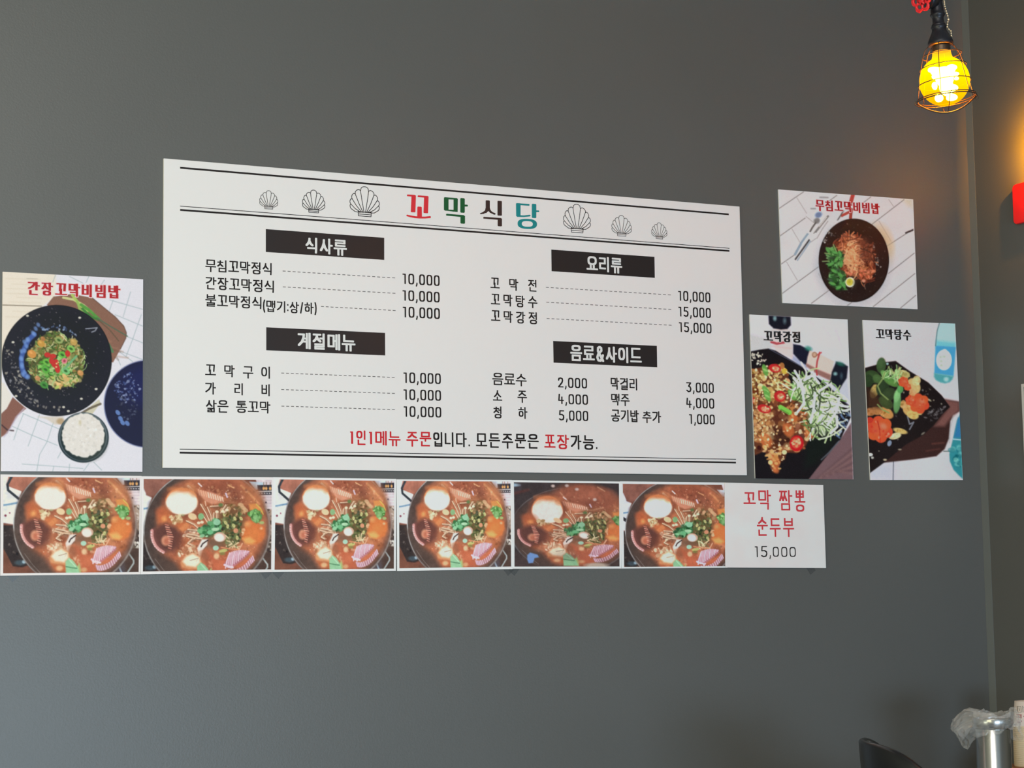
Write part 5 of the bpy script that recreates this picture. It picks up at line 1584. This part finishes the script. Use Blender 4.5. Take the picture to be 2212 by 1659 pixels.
def pipe_lamp(B, ax, k, label, ceil_z, chain=True):
    """Caged globe under a pipe socket; B the globe centre, k metres per picture point."""
    ax, e1, e2 = frame_of(ax)          # e1 points to the picture's right, e2 towards the viewer or away
    if np.dot(e1, RT) < 0: e1, e2 = -e1, -e2
    if np.dot(e2, FW) > 0: e2 = -e2     # e2 towards the viewer
    B = np.asarray(B, float)
    root = empty('pipe_lamp', Vector(B))
    tag(root, label, 'lamp')
    S = lambda pr: [(h * k, r * k) for h, r in pr]
    # socket and pipe
    b = MB()
    b.lathe(S([(78, 22), (80, 27), (84, 27.4), (88, 26.6), (96, 23), (104, 19.0), (107, 17.5), (113, 15.4), (116, 15.4), (118.5, 16.8), (121, 16.6), (122.5, 14.2), (124, 15.6), (126, 14), (130, 12.4), (138, 12.0), (142, 13.2), (145, 15.8), (148.5, 16.2), (150, 14.6), (156, 14.2), (166, 13.4), (178, 12.4)]), B, ax, e1, e2, 40, cap0=True)
    sock = b.build('socket', M['pipe'], root, smooth=True)
    b = MB()
    hz = (ceil_z - B[2]) / ax[2]
    b.lathe([(176 * k, 13.5 * k), (184 * k, 15.5 * k), (215 * k, 15.5 * k), (222 * k, 12 * k), (hz - 0.001, 12 * k)], B, ax, e1, e2, 28, cap0=True, cap1=True)
    b.build('pipe', M['pipe'], root, smooth=True)
    # valve stub pointing to the left front, with its hand wheel
    wdir = -e1 * 0.80 + e2 * 0.56 + ax * (-0.10)
    wdir /= np.linalg.norm(wdir)
    vb = B + ax * 180 * k
    a2, f1, f2 = frame_of(wdir)
    b = MB()
    b.lathe([(-4 * k, 12 * k), (8 * k, 12 * k), (9 * k, 18.5 * k), (26 * k, 19.5 * k), (30 * k, 17 * k), (31 * k, 7 * k), (44 * k, 5 * k)], vb, a2, f1, f2, 28, cap0=True, cap1=True)
    b.build('valve_body', M['pipe'], root, smooth=True)
    wc = vb + a2 * 46 * k
    b = MB()
    lob = 6
    R = 24 * k
    for q in range(lob):
        a = 2 * math.pi * (q + 0.5) / lob
        c2 = wc + R * 0.74 * (math.cos(a) * f1 + math.sin(a) * f2)
        pts = []
        for j in range(11):
            t = a + math.pi + 0.45 + (2 * math.pi - 0.9) * j / 10
            pts.append(c2 + R * 0.36 * (math.cos(t) * f1 * 1.0 + math.sin(t) * f2))
        b.tube(pts, 2.6 * k, 8)
        b.tube([wc, wc + R * 0.5 * (math.cos(a) * f1 + math.sin(a) * f2)], 2.8 * k, 8)
    rim = [wc + R * (0.90 + 0.07 * math.cos(lob * (2 * math.pi * j / 48 - math.pi / lob))) * (math.cos(2 * math.pi * j / 48) * f1 + math.sin(2 * math.pi * j / 48) * f2) for j in range(48)]
    b.tube(rim, 2.8 * k, 8, closed=True)
    b.lathe([(-3 * k, 7 * k), (3 * k, 7 * k), (4 * k, 4 * k)], wc, a2, f1, f2, 16, cap0=True, cap1=True)
    tag(b.build('hand_wheel', M['wheel'], root, smooth=True), 'red lobed valve wheel')
    # bulb: amber globe with lit filaments inside, brass neck
    b = MB()
    prof = []
    for q in range(25):
        t = -math.pi / 2 + (math.pi * 0.86) * q / 24
        prof.append((54 * math.sin(t), max(0.4, 54 * math.cos(t))))
    prof += [(56.5, 20.5), (61, 20.0), (66, 19.4)]
    b.lathe(S(prof), B, ax, e1, e2, 48, cap0=True)
    bulb = b.build('bulb', M['globe'], root, smooth=True)
    b = MB()
    b.lathe(S([(65, 19.6), (67, 20.2), (69, 19.0), (71, 20.2), (73, 19.0), (75, 20.0), (79, 18.0)]), B, ax, e1, e2, 32)
    b.build('bulb_cap', M['bronze'], bulb, smooth=True)
    b = MB()
    r2 = random.Random(5)
    for (a, h, r, ww, hh) in [(0, 22, 0, 26, 9), (0, 5, 2, 19, 20), (0, -14, 4, 15, 20), (150, 10, 20, 10, 7), (20, 12, 24, 9, 5), (200, -8, 22, 6, 9), (40, -18, 15, 14, 8), (190, -36, 16, 9, 9), (330, -36, 14, 12, 8), (170, 26, 22, 14, 6), (10, 28, 18, 12, 7), (25, 2, 27, 5, 4)]:
        ang = math.radians(a)
        c2 = B + ax * h * k + r * k * (math.cos(ang) * e1 + 0.6 * math.sin(ang) * e2)
        v, f = [], []
        nu, nv = 12, 8
        for i in range(nv + 1):
            t = -math.pi / 2 + math.pi * i / nv
            for j in range(nu):
                p = 2 * math.pi * j / nu
                q = 1 + 0.14 * math.sin(3 * p + h)
                v.append(c2 + k * (ww * q * math.cos(t) * math.cos(p) * e1 + ww * 0.8 * math.cos(t) * math.sin(p) * e2 + hh * math.sin(t) * ax))
        for i in range(nv):
            for j in range(nu):
                f.append((i * nu + j, i * nu + (j + 1) % nu, (i + 1) * nu + (j + 1) % nu, (i + 1) * nu + j))
        b.add(v, f)
    tag(b.build('filament', M['filament'], bulb, smooth=True), 'white-hot lit filament cluster')
    # wire cage
    cage_prof = [(80, 25), (70, 36), (57, 42), (30, 50), (0, 56), (-20, 60), (-41, 64)]

    def cring(h, r, wr, tilt=0.0):
        pts = []
        for j in range(56):
            t = 2 * math.pi * j / 56
            pts.append(B + k * ((h + tilt * math.cos(t)) * ax + r * (math.cos(t) * e1 + math.sin(t) * e2)))
        mb = MB(); mb.tube(pts, wr * k, 6, closed=True)
        mb.build('cage_ring', M['bronze'], root, smooth=True)
    for h, r, wr in [(57, 42, 1.0), (30, 50, 0.95), (-5, 56.6, 1.0), (-37, 63, 1.1), (-41.5, 64.5, 1.3)]:
        cring(h, r, wr, 2.0)
    for q in range(6):
        t = math.radians(112 + 60 * q)
        pts = []
        for h, r in cage_prof:
            pts.append(B + k * (h * ax + r * (math.cos(t) * e1 + math.sin(t) * e2)))
        mb = MB(); mb.tube(pts, 0.85 * k, 6)
        mb.build('cage_rib', M['bronze'], root, smooth=True)
    for t0, sag, wr in [(0, 30, 1.7), (95, 26, 0.9)]:
        t = math.radians(t0)
        pts = []
        for j in range(25):
            s2 = -1 + 2 * j / 24
            pts.append(B + k * ((-42 - sag * (1 - s2 * s2) + 4 * s2) * ax + 63.5 * s2 * (math.cos(t) * e1 + math.sin(t) * e2) + (10 * (1 - s2 * s2) * e2 if t0 == 0 else 0)))
        mb = MB(); mb.tube(pts, wr * k, 8)
        mb.build('cage_hoop', M['bronze'], root, smooth=True)
    for sgn in (-1, 1):
        c2 = B + k * ((-43 + 2 * sgn) * ax + 65 * sgn * e1)
        pts = [c2 + k * 4.2 * (math.cos(j / 12 * 2 * math.pi) * ax + math.sin(j / 12 * 2 * math.pi) * e1) for j in range(12)]
        mb = MB(); mb.tube(pts, 1.0 * k, 6, closed=True)
        mb.build('cage_clip', M['bronze'], root, smooth=True)
    # ball chain down the right of the socket
    if chain:
        b = MB()
        path = [(2035.5, -14), (2036, 0), (2036.6, 5), (2037, 9.5), (2037.8, 14.5), (2040.6, 25), (2044, 36), (2045.5, 44), (2044.2, 49.5), (2043, 60), (2047, 66), (2051, 70), (2051.8, 80), (2055, 83.3)]
        cum = [B + ax * ((175 - y) - 0.0) * k + e1 * ((x - 2022 - 18.2 * y / 175.0)) * k + e2 * 14 * k for x, y in path]
        b.tube(cum, 0.35 * k, 5)
        for i in range(len(cum) - 1):
            L = np.linalg.norm(cum[i + 1] - cum[i]) / k
            m2 = max(1, int(L / 4.6))
            for j in range(m2):
                c2 = cum[i] + (cum[i + 1] - cum[i]) * j / m2
                rr3 = 2.05 * k * (1.35 if i == 7 else 1.0)
                b.lathe([(rr3 * math.sin(t), max(1e-5, rr3 * math.cos(t))) for t in np.linspace(-math.pi / 2, math.pi / 2, 7)], c2, ax, e1, e2, 8)
        tag(b.build('pull_chain', M['brass'], root, smooth=True), 'brass ball chain')
    return root


dep = 3.6
Bc = at(2040.2, 175, dep)
fh = np.array([FW[0], FW[1], 0.0]); fh /= np.linalg.norm(fh)
d_ = ray(2022, 0)
t_ = np.dot(Bc - CAM, fh) / np.dot(d_, fh)
ax_ = CAM + d_ * t_ - Bc
KP = dep / FPX
pipe_lamp(Bc, ax_, KP, 'pipe pendant lamp with lit yellow bulb in a bronze wire cage', 3.1)
WY, WZ = rwall(2276, 314)
B2 = np.array([XC - 0.040, WY, WZ])
sc = empty('wall_lamp', (XC, WY, WZ))
tag(sc, 'small yellow lamp under an added black light blocker on the side wall, above the red plate', 'lamp')
_x, _y, _z = np.array([-1.0, 0, 0]), np.array([0, 1.0, 0]), np.array([0, 0, 1.0])
b = MB(); b.lathe([(0.0003, 0.020), (0.004, 0.020), (0.006, 0.010), (0.025, 0.009)], np.array([XC, WY, WZ]), _x, _y, _z, 24, cap0=True, cap1=True)
b.build('base', M['pipe'], sc, smooth=True)
b = MB(); b.lathe([(0.015 * math.sin(t), max(1e-4, 0.015 * math.cos(t))) for t in np.linspace(-1.4, 1.57, 14)], B2, _x, _y, _z, 24)
b.build('globe', M['globe'], sc, smooth=True)
b = MB(); b.lathe([(0.060, 0.0005), (0.0595, 0.013), (0.056, 0.023), (0.048, 0.030), (0.0352, 0.034), (0.0352, 0.0332), (0.048, 0.029), (0.057, 0.012), (0.059, 0.0005)], np.array([XC, WY, WZ]), _x, _y, _z, 28)
b.build('light_blocker', M['pipe'], sc, smooth=True)  # unseen cap, added to keep this lamp's light off the menu wall


def bulb_light(name, loc, power):
    l = bpy.data.lights.new(name, 'POINT')
    l.energy, l.color, l.shadow_soft_size = power[1], power[0], 0.006
    o2 = bpy.data.objects.new(name, l)
    COL.objects.link(o2)
    o2.location = Vector(loc)


bulb_light('side_bulb_glow', B2, L_WALL)


# ------------------------------------------------------------------ chair
def chair():
    dpt = 4.05
    P0 = at(1846, 1604.5, dpt)          # upper rear corner of the shell
    ztop = P0[2] - 0.002
    Rr = 0.245
    er = np.array([RT[0], RT[1], 0]); er /= np.linalg.norm(er)   # to the picture's right
    et = np.array([-FW[0], -FW[1], 0]); et /= np.linalg.norm(et)   # to the viewer
    cx = np.array([P0[0], P0[1], 0]) + er * (Rr + 0.012)
    root = empty('tub_chair', (cx[0], cx[1], 0))
    tag(root, 'black moulded plastic tub chair, only its back edge in view', 'chair')
    nphi, nz = 49, 14
    zseat = ztop - 0.37
    outer, inner = [], []
    TH = 0.014

    def surf(i, j, off):
        phi = math.radians(-118 + 236 * i / (nphi - 1))
        xl = Rr * (1 - math.cos(phi))
        drop = 5.6 * xl * xl
        zt = max(ztop - min(drop, 0.17), zseat + 0.03)
        s2 = j / (nz - 1)
        z = zseat + (zt - zseat) * s2
        rad = Rr - 0.035 * (1 - s2) ** 1.3 + off
        if abs(s2 - 1) < 1e-9: pass
        return cx + er * (-rad * math.cos(phi)) + et * (rad * math.sin(phi)) + np.array([0, 0, z])
    v = []
    for i in range(nphi):
        col2 = [surf(i, j, 0.0) for j in range(nz)]
        top = col2[-1]
        phi = math.radians(-118 + 236 * i / (nphi - 1))
        inw = er * math.cos(phi) - et * math.sin(phi)
        for a in (30, 60, 90, 120, 150):
            col2.append(top + inw * (TH / 2 * (1 - math.cos(math.radians(a)))) + np.array([0, 0, TH / 2 * math.sin(math.radians(a))]))
        for j in range(nz - 1, -1, -1):
            col2.append(surf(i, j, -TH))
        v += col2
    m2 = 2 * nz + 5
    f = []
    for i in range(nphi - 1):
        for j in range(m2):
            jn = (j + 1) % m2
            f.append((i * m2 + j, (i + 1) * m2 + j, (i + 1) * m2 + jn, i * m2 + jn))
    f.append(tuple(range(m2)))
    f.append(tuple((nphi - 1) * m2 + j for j in range(m2))[::-1])
    obj('backrest', v, f, M['chair'], root, smooth=True)
    b = MB()
    b.lathe([(zseat - 0.03, 0.17), (zseat - 0.022, 0.205), (zseat, 0.222), (zseat + 0.012, 0.222), (zseat + 0.012, 0.19), (zseat + 0.006, 0.08)], cx, np.array([0, 0, 1.0]), er, et, 40, cap0=True, cap1=True)
    b.build('seat', M['chair'], root, smooth=True)
    for sx in (-1, 1):
        for sy2 in (-1, 1):
            top = cx + er * 0.14 * sx + et * 0.14 * sy2 + np.array([0, 0, zseat - 0.02])
            bot = cx + er * 0.20 * sx + et * 0.20 * sy2
            mb = MB(); mb.tube([top, (top + bot) / 2, bot], [0.015, 0.013, 0.010], 12)
            mb.build('leg', M['chair'], root, smooth=True)


chair()

# ------------------------------------------------------------------ corner: steel dispenser with plastic bag, cups, wooden box, table
ZA = np.array([0, 0, 1.0])
dp = 4.62
Ct = at(2143.5, 1549, dp)               # centre of the dispenser's top edge
kc = dp / FPX
er = np.array([RT[0], RT[1], 0]); er /= np.linalg.norm(er)
et = np.array([-FW[0], -FW[1], 0]); et /= np.linalg.norm(et)
Cd = np.array([Ct[0], Ct[1], 0])
ztp = Ct[2]
ZT = ztp - 0.27                          # table top
disp = empty('cup_dispenser', (Cd[0], Cd[1], ZT))
tag(disp, 'tall shiny steel tube dispenser with clear plastic bunched round its top', 'dispenser')
b = MB()
b.lathe([(ZT + 0.0005, 38.5 * kc), (ZT + 0.006, 39 * kc), (ZT + 0.008, 37 * kc), (ztp - 25 * kc, 37 * kc), (ztp - 23.5 * kc, 36.2 * kc)], Cd, ZA, er, et, 64, cap0=True, cap1=True)
b.build('tube', M['steel'], disp, smooth=False).data.shade_smooth()
b = MB()
b.lathe([(ztp - 23.5 * kc, 40.5 * kc), (ztp - 22 * kc, 42 * kc), (ztp - 3 * kc, 42 * kc), (ztp, 41 * kc), (ztp, 38 * kc), (ztp - 12 * kc, 37 * kc)], Cd, ZA, er, et, 64, cap0=True)
b.build('collar', M['steel'], disp, smooth=True)
# bunched film: outer skirt with lobes
nph, nh = 72, 22
v, f = [], []
rz = np.random.default_rng(3)
ph = rz.uniform(0, 6.28, 12)
for i in range(nph):
    a = 2 * math.pi * i / nph
    left = max(0.0, math.cos(a - math.radians(172))) ** 3
    right = max(0.0, math.cos(a - math.radians(-5))) ** 4
    topz = 10 + 11 * left + 9 * right + 3 * math.sin(3 * a + ph[0]) + 2 * math.sin(7 * a + ph[1])
    hem = -25 + 6 * math.sin(2 * a + 1.0) - 40 * left ** 2 - 34 * max(0.0, math.cos(a - math.radians(-12))) ** 8 + 4 * math.sin(9 * a + ph[3])
    for j in range(nh):
        s2 = j / (nh - 1)
        if s2 < 0.22:                                  # inside lip, coming up from the tube
            t = s2 / 0.22
            z = -6 + (topz + 6) * t
            r = 37 + 3 * t
        else:
            t = (s2 - 0.22) / 0.78
            z = topz + (hem - topz) * t
            r = 43.5 + 5 * math.sin(math.pi * min(1, t * 1.2)) + left * (34 * math.sin(math.pi * (0.15 + 0.8 * t)) ** 1.0 + 14 * t) + right * 15 * (0.4 + 0.6 * t)
            r += (3.2 * abs(math.sin(5.5 * a + 3 * t + ph[4])) + 2.6 * abs(math.sin(9.5 * a - 5 * t + ph[5])) + 2.2 * math.sin(6 * a + 11 * t + ph[6]) - 3.0) * (0.3 + t)
            r = max(r, 43.0)
        r += 1.1 * rz.normal() * (0.4 + left + right)
        z += 1.0 * rz.normal()
        v.append(Cd + np.array([0, 0, ztp + z * kc]) + r * kc * (math.cos(a) * er + math.sin(a) * et))
for i in range(nph):
    i2 = (i + 1) % nph
    for j in range(nh - 1):
        f.append((i * nh + j, i2 * nh + j, i2 * nh + j + 1, i * nh + j + 1))
tag(obj('plastic_wrap', v, f, M['film'], disp), 'clear crumpled plastic wrap')

# cups
dpc = 4.86
kk = dpc / FPX
cb = at(2224.5, 1655, dpc)
Cc = np.array([cb[0], cb[1], 0])
ZB = cb[2]                              # top of the wooden box
NC = 21
pitch = 4.05 * kk
h_top = at(2200, 1515, dpc)[2]
hc = h_top - (ZB + 0.0015) - (NC - 1) * pitch
r_small, r_big = 26.5 * kk, 31.5 * kk


def cup_mesh(z):
    b = MB()
    w = 0.00025
    b.lathe([(z + 0.004, r_big), (z + hc, r_small), (z + hc, r_small - 0.004), (z + hc - 0.004, r_small - 0.005), (z + hc - 0.004, 0.0006)], Cc, ZA, er, et, 40)
    return b


ordinal = ['second', 'third', 'fourth', 'fifth', 'sixth', 'seventh', 'eighth', 'ninth', 'tenth', 'eleventh', 'twelfth', 'thirteenth', 'fourteenth', 'fifteenth', 'sixteenth', 'seventeenth', 'eighteenth', 'nineteenth', 'twentieth']
z0 = ZB + 0.0015 + (NC - 1) * pitch
proto = cup_mesh(z0).build('paper_cup', M['cup'], None, (Cc[0], Cc[1], z0), smooth=True)
tag(proto, 'topmost upturned paper cup of the stack, printed in grey and red', 'cup', 'paper cups in the stack')
b = MB()
b.lathe([(z0 + 0.0036 * math.sin(t) + 0.002, r_big + 0.0016 * math.cos(t)) for t in np.linspace(-1.5, 4.7, 12)], Cc, ZA, er, et, 40)
rimo = b.build('cup_rim', M['cuprim'], proto, smooth=True)


def on_cup(px, py):
    """Point of the top cup's skin for a picture point of its visible face."""
    z = z0 + hc * (1648 - 0 - py) / 1.0 if False else z0 + hc * (1577.0 - py) / 62.0
    r = r_big + (r_small - r_big) * (z - z0) / hc + 0.0004
    x = (px - 2224.5) * kk
    x = max(-r * 0.985, min(r * 0.985, x))
    return Cc + er * x + et * math.sqrt(r * r - x * x) + np.array([0, 0, z])


def cup_patch(b, x0, y0, x1, y1):
    v = []
    for i in range(5):
        for yy in (y0, y1):
            v.append(on_cup(x0 + (x1 - x0) * i / 4, yy))
    b.add(v, [(2 * i, 2 * i + 1, 2 * i + 3, 2 * i + 2) for i in range(4)])


b = MB()
for q in [(2199, 1526, 2200.2, 1540), (2199, 1526, 2206, 1527), (2199, 1539, 2206, 1540), (2205, 1526, 2206, 1540), (2201.5, 1530, 2203.8, 1531.2), (2202, 1533, 2203.4, 1536.5), (2208, 1525, 2209.2, 1540), (2210.5, 1528, 2218, 1529.5), (2213, 1530, 2214.2, 1540)]:
    cup_patch(b, *q)
b.build('cup_mark', M['cupgrey'], proto)
b = MB()
for q in [(2197.3, 1545, 2206, 1546.8), (2203.5, 1547, 2205.2, 1553.5), (2197, 1550.5, 2203, 1552), (2197.5, 1562, 2202.5, 1563.4), (2203.5, 1559, 2205, 1562), (2208, 1548, 2218, 1549.5), (2212, 1550, 2213.5, 1560)]:
    cup_patch(b, *q)
b.build('cup_mark', M['cupred'], proto)
for kx in range(1, NC):
    cpy = proto.copy()
    COL.objects.link(cpy)
    cpy.location = proto.location - Vector((0, 0, kx * pitch))
    rc = rimo.copy()
    COL.objects.link(rc)
    rc.parent = cpy
    if kx < NC - 1:
        cpy['label'] = f'{ordinal[kx - 1]} cup from the top of the stack, only its rolled rim shows'
    else:
        cpy['label'] = 'lowest cup of the stack, its rim resting on the wooden box'

# wooden box below the cups, table below both
wx0 = at(2160, 1650, dpc + 0.02)
box = empty('wooden_box', (Cc[0] + 0.02, Cc[1], ZT))
tag(box, 'brown wooden box under the stack of paper cups', 'box')
xl, xr_, yf, yb2 = Cc[0] - 0.052, XC - 0.012, Cc[1] - 0.13, Cc[1] + 0.075
b = MB(); b.box((xl, yf, ZB - 0.014), (xr_, yb2, ZB))
bevel(b.build('top', M['wood'], box), 0.002)
for nm, a, c2 in [('side_panel', (xl + 0.004, yf + 0.004, ZT + 0.0005), (xl + 0.016, yb2 - 0.004, ZB - 0.014)), ('side_panel', (xr_ - 0.016, yf + 0.004, ZT + 0.0005), (xr_ - 0.004, yb2 - 0.004, ZB - 0.014)),
                  ('front_panel', (xl + 0.016, yf + 0.006, ZT + 0.0005), (xr_ - 0.016, yf + 0.016, ZB - 0.014)), ('back_panel', (xl + 0.016, yb2 - 0.016, ZT + 0.0005), (xr_ - 0.016, yb2 - 0.006, ZB - 0.014))]:
    b = MB(); b.box(a, c2); bevel(b.build(nm, M['wood'], box), 0.001)
tab = empty('side_table', (Cd[0] + 0.15, Cd[1] - 0.1, 0))
tag(tab, 'low dark wooden side table in the corner below the steel dispenser', 'table')
tx0, tx1, ty0, ty1 = Cd[0] - 0.09, XC - 0.006, Cd[1] - 0.45, D - 0.06
b = MB(); b.box((tx0, ty0, ZT - 0.03), (tx1, ty1, ZT))
bevel(b.build('tabletop', M['darkwood'], tab), 0.003)
for sx in (tx0 + 0.02, tx1 - 0.06):
    for sy2 in (ty0 + 0.02, ty1 - 0.06):
        b = MB(); b.box((sx, sy2, 0), (sx + 0.04, sy2 + 0.04, ZT - 0.03))
        b.build('leg', M['darkwood'], tab)
